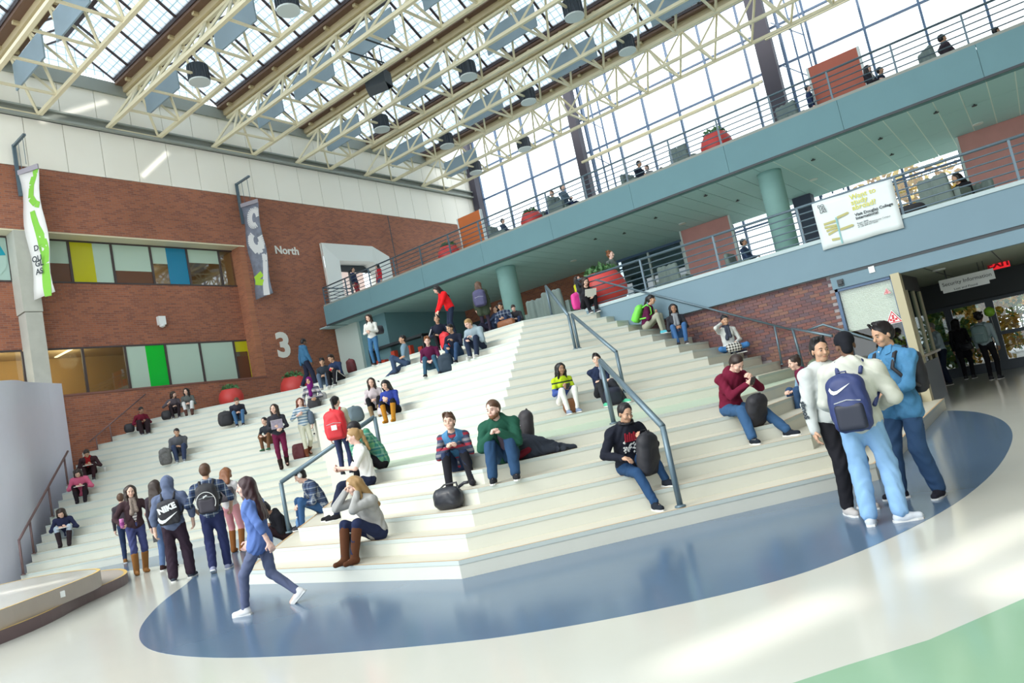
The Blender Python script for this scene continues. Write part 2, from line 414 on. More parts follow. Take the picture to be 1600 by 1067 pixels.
# ------------------------------------------------------------------ side brick wall (X = -25) with window bands
BX = -25.0
wl = meta(link('wall_left', MB().box((BX - .7, 2, 10.55), (BX, 33.4, 12.72)).mesh('brick_band', M_brickX)), kind='structure')
MB().box((BX - .7, 16.8, 0), (BX, 20.63, 10.55)).box((BX - .7, 20.63, 0), (BX, 24.71, 7.8)).box((BX - .7, 24.71, 0), (BX, 33.4, 10.55)).build('brick_pier', M_brickX, wl)
MB().box((BX - .75, 2, 6.72), (BX - .6, 16.8, 8.95)).build('brick_spandrel', M_brickX, wl)
MB().box((BX - .75, 2, 0), (BX, 16.8, 5.0)).build('brick_base', M_brickX, wl)
MB().box((BX - .15, 2, 5.0), (BX + .02, 16.8, 5.07)).build('sill', mat('brick_sill', (0.2, 0.09, 0.07), .8), wl)
MB().box((BX - .75, 2, 10.50), (BX - .01, 16.8, 10.56)).build('recess_soffit', M_cream, wl)
MB().box((BX - .76, 16.55, 5.05), (BX - .02, 16.82, 10.5)).build('recess_reveal', brick_mat('brick_reveal_lit', 'X', (0.42, .16, .08), (.30, .11, .06)), wl)  # brick colour lightened to show the light on this end of the recess
for i in range(26):
    y0 = 2.1 + i * 1.2 + .01
    MB().box((BX - .05, y0, 12.74), (BX + .005, y0 + 1.18, 16.05)).build('wall_panel', M_white, wl)
MB().box((BX - .4, 2, 12.7), (BX - .04, 33.4, 16.1)).build('panel_backing', mat('panel_joint', (.35, .31, .26), .9), wl)
MB().box((BX - .02, 2, 14.48), (BX + .22, 33.4, 14.56)).box((BX - .02, 2, 14.48), (BX + .06, 33.4, 14.86)).box((BX - .02, 2, 14.8), (BX + .22, 33.4, 14.86)).build('ledger_beam', M_beam, wl)
MB().box((BX - .02, 2, 16.02), (BX + .10, 33.4, 16.5)).build('head_band', M_beam, wl)
MB().box((BX - .004, 25.25, 7.8), (BX + .006, 25.30, 12.7)).build('movement_joint', M_dark, wl)
# the concrete column between the two window bays
o = MB().box((BX - .6, 8.62, 3.5), (BX + .02, 9.10, 7.8)).box((BX - .62, 8.58, 7.82), (BX + .04, 9.12, 10.5)).build('column', M_conc); meta(o, kind='structure')

FILM = {'pale': film_mat('film_pale', (0.52, 0.68, 0.58), .10), 'yellow': film_mat('film_yellow', (0.62, 0.60, 0.02), .15), 'blue': film_mat('film_blue', (0.03, 0.32, 0.55), .3),
        'green': film_mat('film_green', (0.01, 0.60, 0.05), .15), 'brown': film_mat('film_brown', (0.16, 0.07, 0.04), .15), 'teal': film_mat('film_teal', (0.02, .42, .55), .2), 'mint': film_mat('film_mint', (0.55, .75, .68), .2)}
M_wframe = mat('window_frame', (0.06, 0.045, 0.045), .5)
wx = BX - .62
def window_band(nm, ys, z0, z1, films):
    w = meta(link(nm, MB().box((wx - .03, ys[0], z0), (wx + .03, ys[-1], z0 + .06)).box((wx - .03, ys[0], z1 - .06), (wx + .03, ys[-1], z1)).mesh('frame_rails', M_wframe)), kind='structure')
    for y in ys: MB().box((wx - .03, y - .04, z0 + .06), (wx + .04, y + .04, z1 - .06)).build('mullion', M_wframe, w)
    for i in range(len(ys) - 1):
        pn = MB().box((wx - .012, ys[i] + .04, z0 + .06), (wx - .004, ys[i + 1] - .04, z1 - .06)).build('pane', M_glassd, w)
        for (fc, a, b, c, d) in films.get(i, []):
            ya, yb = ys[i] + .04, ys[i + 1] - .04; za, zb = z0 + .06, z1 - .06
            MB().box((wx + .004, ya + (yb - ya) * a, za + (zb - za) * c), (wx + .010, ya + (yb - ya) * b, za + (zb - za) * d)).build('film', FILM[fc], pn)
window_band('window_1', [9.12, 10.38, 11.78, 13.17, 14.59, 15.94, 17.0], 8.95, 10.5,
            {0: [('pale', 0, 1, .45, 1), ('brown', 0, 1, 0, .45)], 1: [('yellow', 0, .56, 0, 1), ('pale', .56, 1, 0, 1)], 2: [('pale', 0, 1, .32, 1), ('brown', 0, 1, 0, .32)],
             3: [('pale', 0, .42, .55, 1), ('blue', .42, 1, 0, 1)], 4: [('pale', 0, 1, .62, 1)]})
window_band('window_2', [9.12, 10.36, 11.74, 13.18, 14.52, 15.95, 17.0], 5.07, 6.72,
            {2: [('pale', 0, .5, 0, 1), ('green', .5, 1, 0, 1)], 3: [('pale', 0, 1, 0, 1)], 4: [('pale', 0, 1, 0, 1)], 5: [('yellow', .55, 1, 0, 1), ('yellow', 0, .55, .72, 1), ('brown', 0, .55, 0, .6)]})
window_band('window_3', [4.0, 6.0, 8.60], 8.95, 10.5, {1: [('mint', .3, 1, 0, 1)]})
window_band('window_4', [4.0, 6.0, 8.60], 5.07, 6.72, {})
wd = link('disc', MB().lathe([(.02, -.006), (.78, -.006), (.78, .006), (.02, .006)], n=40).mesh('disc', FILM['mint']), bpy.data.objects['window_3'], (wx + .02, 7.75, 9.75), (0, PI / 2, 0))
MB().add([(wx + .035, 7.75, 9.75), (wx + .035, 8.50, 9.85), (wx + .035, 8.36, 10.2), (wx + .035, 8.0, 10.45), (wx + .035, 7.75, 10.5)], [(0, 1, 2, 3, 4)]).build('disc_wedge', FILM['teal'], bpy.data.objects['window_3'])
# rooms behind the windows
M_room = mat('room_tan', (0.46, 0.29, 0.12), .8); M_roomc = mat('room_ceiling', (.40, .30, .18), .8); M_strip = mat('strip_light', (1, .82, .5), emit=2.5)
for z0, z1, y1 in ((5.0, 6.75, 17.2), (8.9, 10.55, 17.2)):
    o = MB().box((-29.2, 2, z0 - .4), (-29.0, y1, z1 + .6)).box((-29, y1, z0 - .4), (-25.7, y1 + .1, z1 + .6)).build('wall_room', M_room); meta(o, kind='structure')
    o = MB().box((-29, 2, z1 + .25), (-25.76, y1, z1 + .35)).build('ceiling_room', M_roomc); meta(o, kind='structure')
    o = MB().box((-29, 2, z0 - .1), (-25.76, y1, z0)).build('floor_room', M_room); meta(o, kind='structure')
for i, y in enumerate((6.2, 7.2, 8.2, 9.6, 10.6, 14.2)):
    z = 6.96 if i < 5 else 10.75
    t = meta(MB().box((-28.6, y, z), (-26.2, y + .10, z + .03)).build('strip_light', M_strip), 'warm strip light on the ceiling behind the %s window band' % ('lower' if i < 5 else 'upper'), 'light', 'room strip lights')
    l = bpy.data.objects.new('room_lamp', bpy.data.lights.new('room_lamp', 'POINT')); l.data.energy = 55; l.data.color = (1, .75, .42); l.data.shadow_soft_size = .3; l.parent = t; l.location = (-27.4, y, z - .35); COL.objects.link(l)

# wall lettering
sg = root('wall_sign', 'large white number 3 on the brick pier', 'sign', (BX + .01, 0, 0))
text_obj('3', 1.42, M_letter, sg, frame_of((0, 17.46, 5.82), (0, 1, 0), (0, 0, 1)), 'numeral', depth=.02, bold=.055)
sg = root('wall_sign', 'white word North on the brick beside the grey banner', 'sign', (BX + .01, 0, 0))
text_obj('North', .48, M_letter, sg, frame_of((0, 18.2, 10.30), (0, 1, 0), (0, 0, 1)), 'lettering', depth=.015, bold=.012)
o = MB().box((BX - .6, 13.02, 7.40), (BX - .42, 13.28, 7.72)).lathe([(.03, 7.30), (.10, 7.34), (.10, 7.41)], (BX - .5, 13.15, 0), 10).build('wall_speaker', M_sign); meta(o, 'small white box on the brick between the two window bands', 'speaker')

# white splayed window box of the upper level
wb = root('splayed_window_box', 'white splayed frame opening in the brick above the balcony end', 'window', (BX, 0, 0))
outer = [(20.63, 7.7), (20.63, 10.90), (23.7, 10.94), (24.71, 10.47), (24.71, 7.7)]; inner = [(21.5, 7.7), (21.62, 10.15), (23.7, 10.2), (24.1, 9.9), (24.1, 7.7)]
mb = MB()
for i in range(4):
    a, b = outer[i], outer[i + 1]; c, d = inner[i + 1], inner[i]
    mb.add([(.14, *a), (.14, *b), (.02, *c), (.02, *d)], [(0, 1, 2, 3)]); mb.add([(.02, *d), (.02, *c), (-.8, *c), (-.8, *d)], [(0, 1, 2, 3)])
    mb.add([(.12, *a), (.12, *b), (-.1, *b), (-.1, *a)], [(0, 1, 2, 3)])
mb.build('splayed_lining', mat('white_lining', (.78, .80, .76), .6), wb)
MB().box((-.80, 21.5, 9.85), (-.72, 24.2, 10.22)).box((-.80, 21.5, 7.7), (-.70, 21.72, 10.2)).box((-.8, 22.7, 7.7), (-.72, 22.78, 9.9)).build('dark_header', M_dark, wb)
MB().box((-2.6, 20.8, 7.7), (-2.5, 25.2, 10.6)).box((-2.6, 20.6, 7.6), (-.75, 25.2, 7.7)).build('corridor_wall', mat('corridor_glow', (.85, .86, .84), .7, emit=.35), wb)  # wall and floor given a faint glow to make the corridor look bright

# hanging banners on the brick wall
def wall_banner(label, y0, zt, zb, kind):
    r = root('hanging_banner', label, 'banner', (BX, 0, 0))
    MB().box((.05, y0 - .06, zt - .75), (.13, y0 + .04, zt + 1.0)).box((.05, y0 - .05, zt + .93), (1.05, y0 + .03, zt + 1.0)).build('bracket', M_steel2, r)
    mb = MB().tube([(.45, y0 + .0, zt + .95), (.45, y0 + .0, zt + .05)], .01, 6).tube([(.85, y0, zt + .95), (.85, y0, zt + .05)], .01, 6); mb.build('cord', M_steel2, r)
    # cloth hangs edge-on to the wall, slightly billowed
    return r
b1 = wall_banner('white banner with a green winding ribbon hung from a bracket on the brick', 8.92, 12.4, 8.2, 0)
b2 = wall_banner('grey and white lettered banner hung from a bracket beside the word North', 16.85, 12.2, 8.2, 1)
def banner_cloth(r, y0, zt, zb, m, wid=.78):
    mb = MB(); n = 12; vs = []
    for i in range(n + 1):
        z = zt + (zb - zt) * i / n
        for j in range(5):
            u = j / 4; vs.append((.15 + wid * u * .92, y0 + .30 * u + .05 * math.sin(i * .9 + u * 2), z + (.10 * u if i == n else 0)))
    fs = [(i * 5 + j, i * 5 + j + 1, (i + 1) * 5 + j + 1, (i + 1) * 5 + j) for i in range(n) for j in range(4)]
    mb.add(vs, fs); c = mb.build('cloth', m, r, smooth=True)
    s = c.modifiers.new('solid', 'SOLIDIFY'); s.thickness = .012
    MB().bar((.13, y0 - .01, zt + .02), (.17 + wid * .93, y0 + .31, zt + .02), .04, .16).build('top_batten', mat('batten_grey', (.35, .33, .38), .6), r)
    return c
def on_banner(y0, wid, zt, zb, pts, m, parent, nm, d=.02):
    # flat print shape given in (u, v) of the cloth; follows its billow
    n = 12
    def P(u, v):
        z = zt + (zb - zt) * v; i = v * n
        return (.15 + wid * u * .92 , y0 + .30 * u + .05 * math.sin(i * .9 + u * 2) - d, z)
    mb = MB()
    for (a, b) in zip(pts[:-1], pts[1:]):
        (u0, v0, w0), (u1, v1, w1) = a, b
        dx, dy = u1 - u0, (v1 - v0) * (zt - zb) / wid; L = math.hypot(dx, dy) or 1; nx, ny = -dy / L, dx / L * wid / (zt - zb)
        for s in range(3):
            t0, t1 = s / 3, (s + 1) / 3
            q = []
            for t, sg in ((t0, -1), (t0, 1), (t1, 1), (t1, -1)):
                w = (w0 + (w1 - w0) * t) / 2 * sg; q.append(P(min(1, max(0, u0 + (u1 - u0) * t + nx * w)), min(1, max(0, v0 + (v1 - v0) * t + ny * w))))
            mb.add(q, [(0, 1, 2, 3)])
    return mb.build(nm, m, parent)
M_bwhite = mat('banner_white', (.74, .74, .72), .7, noise=.04, nscale=3); M_bgreen = mat('banner_green', (.22, .55, .06), .7); M_bgrey = mat('banner_grey', (.20, .22, .28), .7, noise=.5, nscale=5)
c1 = banner_cloth(b1, 8.92, 12.4, 8.15, M_bwhite); c2 = banner_cloth(b2, 16.85, 12.2, 8.2, M_bgrey)
A1 = (8.92, .78, 12.4, 8.15)
on_banner(*A1, [(.9, .0, .3), (.55, .12, .32), (.5, .22, .34), (.75, .28, .3), (.95, .30, .25)], M_bgreen, c1, 'ribbon_print')
on_banner(*A1, [(.55, .33, .25), (.6, .45, .28), (.7, .60, .5), (.85, .75, .55), (.75, .92, .4), (.7, 1, .3)], M_bgreen, c1, 'ribbon_print')
for (u, v, ch) in ((.42, .64, 'D'), (.25, .72, 'OU'), (.38, .76, 'GL'), (.36, .82, 'AS')):
    text_obj(ch, .26, M_inkb, c1, frame_of((.15 + .78 * u * .92, 8.92 + .30 * u - .10, 12.4 - 4.25 * v), (.92, .38, 0), (0, 0, 1)), 'lettering', depth=.001, bold=.006)
A2 = (16.85, .78, 12.2, 8.2)
M_bw2 = mat('banner_letter', (.70, .71, .72), .7)
ring = [(.66 + .30 * math.cos(t), .16 + .085 * math.sin(t), .34) for t in [i * PI / 14 for i in range(5, 29)]]
on_banner(*A2, ring, M_bw2, c2, 'letter_print')
ring = [(.60 + .30 * math.cos(t), .40 + .08 * math.sin(t), .34) for t in [i * PI / 14 for i in range(-2, 20)]]
on_banner(*A2, ring, M_bw2, c2, 'letter_print')
on_banner(*A2, [(.3, .33, .26), (.34, .45, .28), (.5, .52, .28), (.78, .50, .3), (.8, .42, .28)], M_bw2, c2, 'letter_print')
on_banner(*A2, [(.85, .55, .3), (.8, .75, .32), (.68, .98, .34)], M_bw2, c2, 'letter_print'); on_banner(*A2, [(.55, .62, .1), (1.0, .60, .1)], M_bw2, c2, 'letter_print')
on_banner(*A2, [(.25, .74, .5), (.4, .80, .6), (.3, .86, .5)], mat('banner_lime', (.40, .68, .05), .7), c2, 'lime_print', .025)

# ------------------------------------------------------------------ curved silver wall at the left of the steps
cw0 = [(-24.95, 9.35), (-24.2, 8.45), (-23.2, 7.75), (-22.1, 7.2), (-21.2, 6.55), (-20.5, 5.85), (-20.1, 5.3)]
def chaikin(p):
    q = [p[0]]
    for a, b in zip(p[:-1], p[1:]): q += [tuple(u * .75 + v * .25 for u, v in zip(a, b)), tuple(u * .25 + v * .75 for u, v in zip(a, b))]
    return q + [p[-1]]
cwt = chaikin(chaikin([c + (t,) for c, t in zip(cw0, [5.43, 5.40, 5.30, 5.20, 5.06, 4.95, 4.88])]))
cw = [c[:2] for c in cwt]
mb = MB(); n = len(cw)
top = [c[2] for c in cwt]
vs = [(x, y, 0) for x, y in cw] + [(x, y, t) for (x, y), t in zip(cw, top)] + [(x - .1, y - .15, 0) for x, y in cw] + [(x - .1, y - .15, t) for (x, y), t in zip(cw, top)]
fs = []
for i in range(n - 1): fs += [(i, i + 1, n + i + 1, n + i), (2 * n + i, 3 * n + i, 3 * n + i + 1, 2 * n + i + 1), (n + i, n + i + 1, 3 * n + i + 1, 3 * n + i)]
fs += [(0, n, 3 * n, 2 * n), (n - 1, 2 * n - 1, 4 * n - 1, 3 * n - 1)]
o = mb.add(vs, fs).build('wall_curved', M_silver, smooth=False); meta(o, kind='structure')
o = meta(link('door_1', MB().box((-20.06, 4.2, .75), (-20.0, 4.26, 4.6)).box((-20.1, 5.12, .1), (-19.98, 5.3, 4.75)).mesh('frame', mat('cream_frame', (.66, .62, .48), .5))), kind='structure')
MB().box((-20.05, 3.2, .75), (-20.02, 5.12, 4.6)).build('pane', film_mat('green_glass', (.10, .28, .20), .4), o)
MB().box((-20.1, 3.2, 0), (-19.95, 5.3, .75)).build('base_panel', M_fascia, o)

# ------------------------------------------------------------------ upper balcony (fascia Y = 19.5)
FY = 19.5; XL = -24.1
uf = meta(link('floor_upper', MB().box((XL + .1, FY + .3, 6.95), (5.98, 26.3, 7.66)).box((-25, 21.2, 6.95), (XL + .1, 26.3, 7.66)).mesh('slab', M_fascia)), kind='structure')
i = 0; x = XL
while x < 5.9:
    w = 3.02; MB().box((x + .004, FY, 6.86), (min(5.98, x + w) - .004, FY + .3, 7.70)).build('fascia_panel', M_fascia, uf); x += w
MB().box((XL, FY + .3, 6.86), (XL + .12, 21.3, 7.70)).build('fascia_panel', M_fascia, uf)
MB().box((XL, FY - .015, 6.84), (5.98, FY + .02, 6.90)).build('drip_edge', M_dark, uf)
MB().box((XL, FY + .03, 7.70), (5.98, FY + .25, 7.78)).build('curb', M_beam, uf)
# soffit with its tiles
ce = meta(link('ceiling', MB().box((-25, FY + .31, 6.90), (5.98, 26.2, 6.94)).mesh('grid_backing', M_soffit)), kind='structure')
tiles = []; TX, TY = .55, 1.65
for ix in range(-46, 14):
    for iy in range(4):
        x0 = -.48 + ix * TX; y0 = FY + .33 + iy * TY
        if x0 > 4 or x0 < -24.9: continue
        tiles.append((-x0 + y0 * .2, x0, y0))
tiles.sort(); near, rest = tiles[:150], tiles[150:]
tm = MB().box((.008, .008, 0), (TX - .008, TY - .008, .018)).mesh('ceiling_tile', M_soffit)
for _, x0, y0 in near: link('ceiling_tile', tm, ce, (x0, y0, 6.866))
mb = MB()
for _, x0, y0 in rest: mb.box((x0 + .006, y0 + .006, 6.866), (x0 + TX - .006, y0 + TY - .006, 6.884))
meta(mb.build('far_tiles', M_soffit, ce), kind='stuff')
mb = MB()
for ix in range(-8, 10): mb.box((-.48 + ix * TX - .012, FY + .33, 6.862), (-.48 + ix * TX + .012, 26.1, 6.868))
mb.build('tile_bars', M_tbar, ce)
def downlight(p, lab):
    r = root('downlight', lab, 'light', tuple(p), group='soffit downlights')
    MB().lathe([(.10, -.02), (.13, -.02), (.13, .01), (.10, .01)], n=16).build('rim', M_sign, r); MB().lathe([(.001, -.012), (.10, -.012)], n=16).build('lamp_face', M_lamp, r)
for (u, v) in ((1066, 349), (896, 407), (1271, 280), (1528, 193), (636, 497), (734, 495), (847, 457)):
    downlight(px_z(u, v, 6.866) + np.array([0, 0, -.005]), 'small lit round downlight in the balcony soffit')
for j, (u, v) in enumerate(((1152, 312), (1102, 304), (1270, 248), (975, 363), (1024, 339), (930, 372), (1375, 215), (1393, 240), (1522, 163), (1462, 174))):
    p = px_z(u, v, 6.862); o = meta(MB().lathe([(.015, -.05), (.06, -.05), (.06, -.03), (.02, -.03), (.02, 0)], n=10).build('sprinkler_head', M_dark, None, False, tuple(p)), 'small dark sprinkler head on the balcony soffit', 'sprinkler', 'soffit sprinklers')
# round columns under it
for (u, v, r_) in ((783, 418, .36), (1197, 268, .33)):
    p = px_z(u, v, 6.86); o = MB().lathe([(r_, H1), (r_, 6.75), (r_ * 1.02, 6.76), (r_ * 1.02, 6.87)], (p[0], p[1] + .25, 0), 24).build('column', mat('green_concrete', (.26, .45, .44), .8, noise=.12, nscale=3, bump=.1), None, True); meta(o, kind='structure')

def railing(nm, label, pts, n_bars, height, post_gap, m, r_bar=.016, z0=0.0, group=None, end_posts=True, toprail=.03):
    r = root(nm, label, 'railing', tuple(pts[0]), group=group)
    P = [Vector(p) - Vector(pts[0]) for p in pts]; up = Vector((0, 0, 1))
    MB().tube([p + up * height for p in P], toprail, 8).build('top_rail', m, r, True)
    for b in range(n_bars):
        MB().tube([p + up * (z0 + (height - z0) * (b + .35) / (n_bars + .35)) for p in P], r_bar, 6).build('rail_bar', m, r, True)
    for a, b in zip(P[:-1], P[1:]):
        L = (b - a).length; n = max(1, round(L / post_gap))
        for i in range(n + 1):
            if i == 0 and a is not P[0]: continue
            q = a + (b - a) * (i / n); MB().box((q.x - .022, q.y - .022, q.z - .05), (q.x + .022, q.y + .022, q.z + height)).build('post', m, r)
    return r
railing('balcony_railing', 'long blue-grey railing along the edge of the upper balcony', [(XL + .06, 21.2, 7.70), (XL + .06, FY + .1, 7.70), (5.95, FY + .1, 7.70)], 5, .83, 1.52, M_steel2)
railing('balcony_railing', 'blue-grey railing on the lower walkway above the brick and the entrance', [(-9.56, 16.9, 3.92), (-9.56, 16.16, 3.92), (5.95, 16.16, 3.92)], 5, .80, 2.0, M_steel2)

# ------------------------------------------------------------------ lower walkway fascia, brick under it, entrance
lf = meta(link('wall_walkway_fascia', MB().box((-9.45, 16.1, 3.12), (5.98, 16.36, 3.84)).mesh('fascia', M_fascia2)), kind='structure')
MB().box((-9.45, 16.08, 3.84), (5.98, 16.38, 3.92)).build('fascia_cap', mat('cap_grey', (.42, .52, .55), .7), lf)
MB().box((-3.42, 16.12, 3.06), (5.98, 16.3, 3.12)).build('shadow_groove', M_dark, lf)
MB().box((-3.42, 16.13, 2.80), (5.98, 16.34, 3.06)).build('lower_band', M_fascia2, lf)
br = meta(link('wall_right', MB().box((-9.5, 16.26, 0), (-3.40, 16.5, 3.119)).mesh('mortar', mat('mortar', (.34, .31, .32), .9))), kind='structure')
rnd = random.Random(4); cells = []
row = 0; z = 0.0; bw, bh = .205, .0705
BM = [mat('brick_%d' % i, c, .85, noise=.12, nscale=15) for i, c in enumerate([(.20, .09, .08), (.15, .08, .085), (.22, .115, .09), (.13, .085, .10), (.18, .095, .095)])]
while z < 3.10:
    x = -3.42 - (bw / 2 if row % 2 else 0)
    while x > -9.3:
        zl = [FR[k][4][0] for k in range(1, 21)]; kk = sum(1 for q in zl if q < x - .25)
        hid = sum(1 for q in zl if q > x - bw) * HS   # the steps hide the foot of the wall
        if z + bh > hid - .1: cells.append((x - bw, z))
        x -= bw
    z += bh; row += 1
cells.sort(key=lambda c: -c[0]); bm_ = [MB().box((.004, 0, .004), (bw - .004, .03, bh - .004)).mesh('brick', m) for m in BM]
for (x, z) in cells[:300]: link('brick', rnd.choice(bm_), br, (x, 16.238 + rnd.random() * .006, z))
mb = MB()
for (x, z) in cells[300:]: mb.cur = rnd.randrange(5); mb.box((x + .004, 16.24, z + .004), (x + bw - .004, 16.27, z + bh - .004))
meta(mb.build('far_bricks', BM, br), kind='stuff')
# ------------------------------------------------------------------ roof: trusses, gutters, skylights
GY = [4.8 + 4.05 * i for i in range(7)]            # 4.8 .. 29.1
RX0, RX1 = -24.9, 5.9
pan_w = 1.18
def skylight(i, y0, y1, last):
    r = root('skylight', 'ridged skylight bay of white gridded sheets, bay %s from the front' % ('first second third fourth fifth sixth'.split()[i]), 'skylight', (RX0, y0, 0))
    D = y1 - y0; ym = D / 2; zb, zr = 16.62, 17.75
    n = int((RX1 - RX0) / pan_w)
    L = math.hypot(ym - .42, zr - zb)
    me = MB().box((.03, 0, 0), (pan_w - .03, L, .02)).mesh('pane', M_sky)
    uv = me.uv_layers.new(name='UVMap')
    for l in me.loops: c = me.vertices[l.vertex_index].co; uv.data[l.index].uv = (c.x / .295, c.y / .295)
    bar = MB().box((-.04, 0, -.05), (.04, L, .04)).mesh('glazing_bar', M_skybar)
    a = math.atan2(zr - zb, ym - .42)
    for j in range(n):
        x = j * pan_w
        link('pane', me, r, (x, .42, zb), (a, 0, 0)); link('pane', me, r, (x + pan_w, D - .42, zb), (a, 0, PI))
    for j in range(n + 1):
        x = j * pan_w
        link('glazing_bar', bar, r, (x, .42, zb), (a, 0, 0)); link('glazing_bar', bar, r, (x, D - .42, zb), (a, 0, PI))
    W_ = RX1 - RX0
    ge = MB().add([(0, .42, zb), (0, D - .42, zb), (0, ym, zr), (-.02, .42, zb), (-.02, D - .42, zb), (-.02, ym, zr)], [(0, 1, 2), (3, 5, 4)]).build('end_pane', M_sky, r)
    uvl = ge.data.uv_layers.new(name='UVMap')
    for l in ge.data.loops: c = ge.data.vertices[l.vertex_index].co; uvl.data[l.index].uv = (c.y / .295, c.z / .295)
    MB().box((0, ym - .07, zr - .08), (W_, ym + .07, zr + .05)).build('ridge_bar', M_skybar, r)
    MB().box((0, .34, zb - .1), (W_, .46, zb + .1)).build('eave_bar', M_skybar, r)
    MB().box((0, D - .46, zb - .1), (W_, D - .34, zb + .1)).build('eave_bar', M_skybar, r)
for i in range(6): skylight(i, GY[i], GY[i + 1], i == 5)
def diag_truss(i, yc):
    t = root('roof_truss', 'cream triangular roof truss spanning the hall, %s from the front' % ('first second third fourth fifth sixth seventh'.split()[i]), 'truss', (RX0, yc, 0), group='roof trusses')
    W_ = RX1 - RX0; zb, zt, hw = 14.62, 16.12, .93
    for s in (-1, 1): MB().box((0, s * hw - .06, zb - .06), (W_, s * hw + .06, zb + .06)).build('bottom_chord', M_truss, t)
    MB().box((0, -.06, zt - .05), (W_, .06, zt + .05)).build('top_chord', M_truss, t)
    p = 1.62; n = int(W_ / p)
    if 'strut' not in TM:
        TM['strut'] = MB().bar((0, -hw, 0), (0, hw, 0), .07, .07).mesh('cross_strut', M_truss)
        for s in (-1, 1):
            TM[s, 0] = MB().bar((0, s * hw, zb), (p / 2, 0, zt), .075, .075).mesh('brace', M_truss)
            TM[s, 1] = MB().bar((p / 2, 0, zt), (p, s * hw, zb), .075, .075).mesh('brace', M_truss)
        TM['flat'] = MB().bar((0, -hw, zb - .01), (p, hw, zb - .01), .055, .055).mesh('flat_brace', M_truss)
    for j in range(n + 1):
        link('cross_strut', TM['strut'], t, (j * p, 0, zb))
        if j < n:
            for s in (-1, 1):
                for q in (0, 1): link('brace', TM[s, q], t, (j * p, 0, 0))
    # gutter beam over the truss
    g = root('roof_gutter', 'brown and cream gutter beam above the %s roof truss' % ('first second third fourth fifth sixth seventh'.split()[i]), 'gutter', (RX0, yc, 0))
    MB().box((0, -.42, 16.42), (W_, .42, 16.55)).build('gutter_pan', M_gutter, g)
    MB().box((0, -.16, 16.2), (W_, .16, 16.42)).build('gutter_beam', M_gutcream, g)
    MB().box((0, -.40, 16.5), (W_, -.34, 16.66)).box((0, .34, 16.5), (W_, .40, 16.66)).build('gutter_edge', M_gutter, g)
    for j in range(0, n, 1):
        x = .6 + j * p
        MB().box((x, -.34, 16.33), (x + .14, .34, 16.42)).build('gutter_bracket', M_gutcream, g)
TM = {}
for i, y in enumerate(GY): diag_truss(i, y)
# roof bars and cable hooks, baffles and lamps
BAF = {1: [(-23.9, -21.55), (-20.6, -18.3)], 2: [(-23.7, -21.4), (-18.9, -16.65), (-14.0, -11.7)], 3: [(-22.9, -21.2), (-20.4, -18.05), (-17.05, -14.8), (-13.4, -11.1), (-9.4, -7.1)], 4: [(-23.7, -21.4), (-18.8, -16.45), (-14.05, -11.75), (-9.3, -7.0)], 5: [(-23.8, -21.5), (-18.8, -16.55), (-13.9, -11.65), (-9.2, -6.9)], 6: [(-23.8, -21.5)]}
od = 'first second third fourth fifth sixth'.split()
for i, lst in BAF.items():
    for j, (a, b) in enumerate(lst):
        o = meta(MB().box((a, GY[i] - .025, 14.80), (b, GY[i] + .025, 15.70)).build('acoustic_baffle', M_baffle), 'blue-grey board, %s from the white wall, in the %s roof truss from the front' % (od[j], od[i] if i < 6 else 'last'), 'baffle', 'boards hung in the roof trusses')
LMP = [(310, 116, 2), (448, 3, 2), (595, 193, 4), (730, 110, 4), (895, 15, 4), (697, 220, 5), (824, 150, 5), (978, 70, 5), (742, 262, 6), (818, 225, 6)]
M_drum = mat('lamp_drum', (.025, .035, .05), .35); M_lens = mat('lamp_lens', (.30, .34, .30), .15, metal=.9)
cnt = {}
for (u, v, gi) in LMP:
    p = px_y(u, v, GY[gi]); cnt[gi] = cnt.get(gi, 0) + 1
    r = root('hanging_lamp', 'dark drum lamp, %s from the white wall, under the %s roof truss from the front' % (od[cnt[gi] - 1], od[gi] if gi < 6 else 'last'), 'lamp', tuple(p), group='drum lamps under the roof trusses')
    mb = MB().lathe([(.30, -.28), (.33, -.28), (.33, .28), (.05, .34), (.05, .36)], n=20)
    for k in range(20): a = 2 * PI * k / 20; mb.bar((.335 * math.cos(a), .335 * math.sin(a), -.24), (.335 * math.cos(a), .335 * math.sin(a), .26), .02, .02)
    mb.build('drum', M_drum, r); MB().lathe([(.001, -.18), (.12, -.20), (.26, -.25), (.30, -.27)], n=20).build('reflector', M_lens, r, True)
    MB().tube([(0, 0, .34), (0, 0, 1.3)], .025, 8).build('stem', M_truss, r); MB().lathe([(.30, -.30), (.34, -.30), (.34, -.25), (.30, -.25)], n=20).build('rim_ring', M_trim, r)
p = px_y(591, 126, 18.6)
r = root('hanging_loudspeaker', 'black angular loudspeaker hung between roof trusses', 'speaker', tuple(p), .3)
MB().box((-.42, -.3, -.28), (.42, .3, .28)).add([(-.42, -.3, -.28), (.42, -.3, -.28), (.42, -.1, -.55), (-.42, -.1, -.55), (-.42, .3, -.28), (.42, .3, -.28)], [(0, 1, 2, 3), (3, 2, 5, 4)]).build('cabinet', M_dark, r)
MB().tube([(-.3, 0, .28), (-.3, 0, 1.2)], .02, 6).tube([(.3, 0, .28), (.3, 0, 1.2)], .02, 6).build('hanger', M_dark, r)
for k, (a, b) in enumerate((((535, 78), (600, 98)), ((562, 58), (625, 80)))):
    q0, q1 = px_z(*a, 14.7), px_z(*b, 14.7)
    meta(MB().tube([tuple(q0), tuple(q1)], .03, 6).build('black_pipe', M_dark), 'thin black pipe across the fourth roof truss, %s of two' % ('lower' if k == 0 else 'upper'), 'pipe')

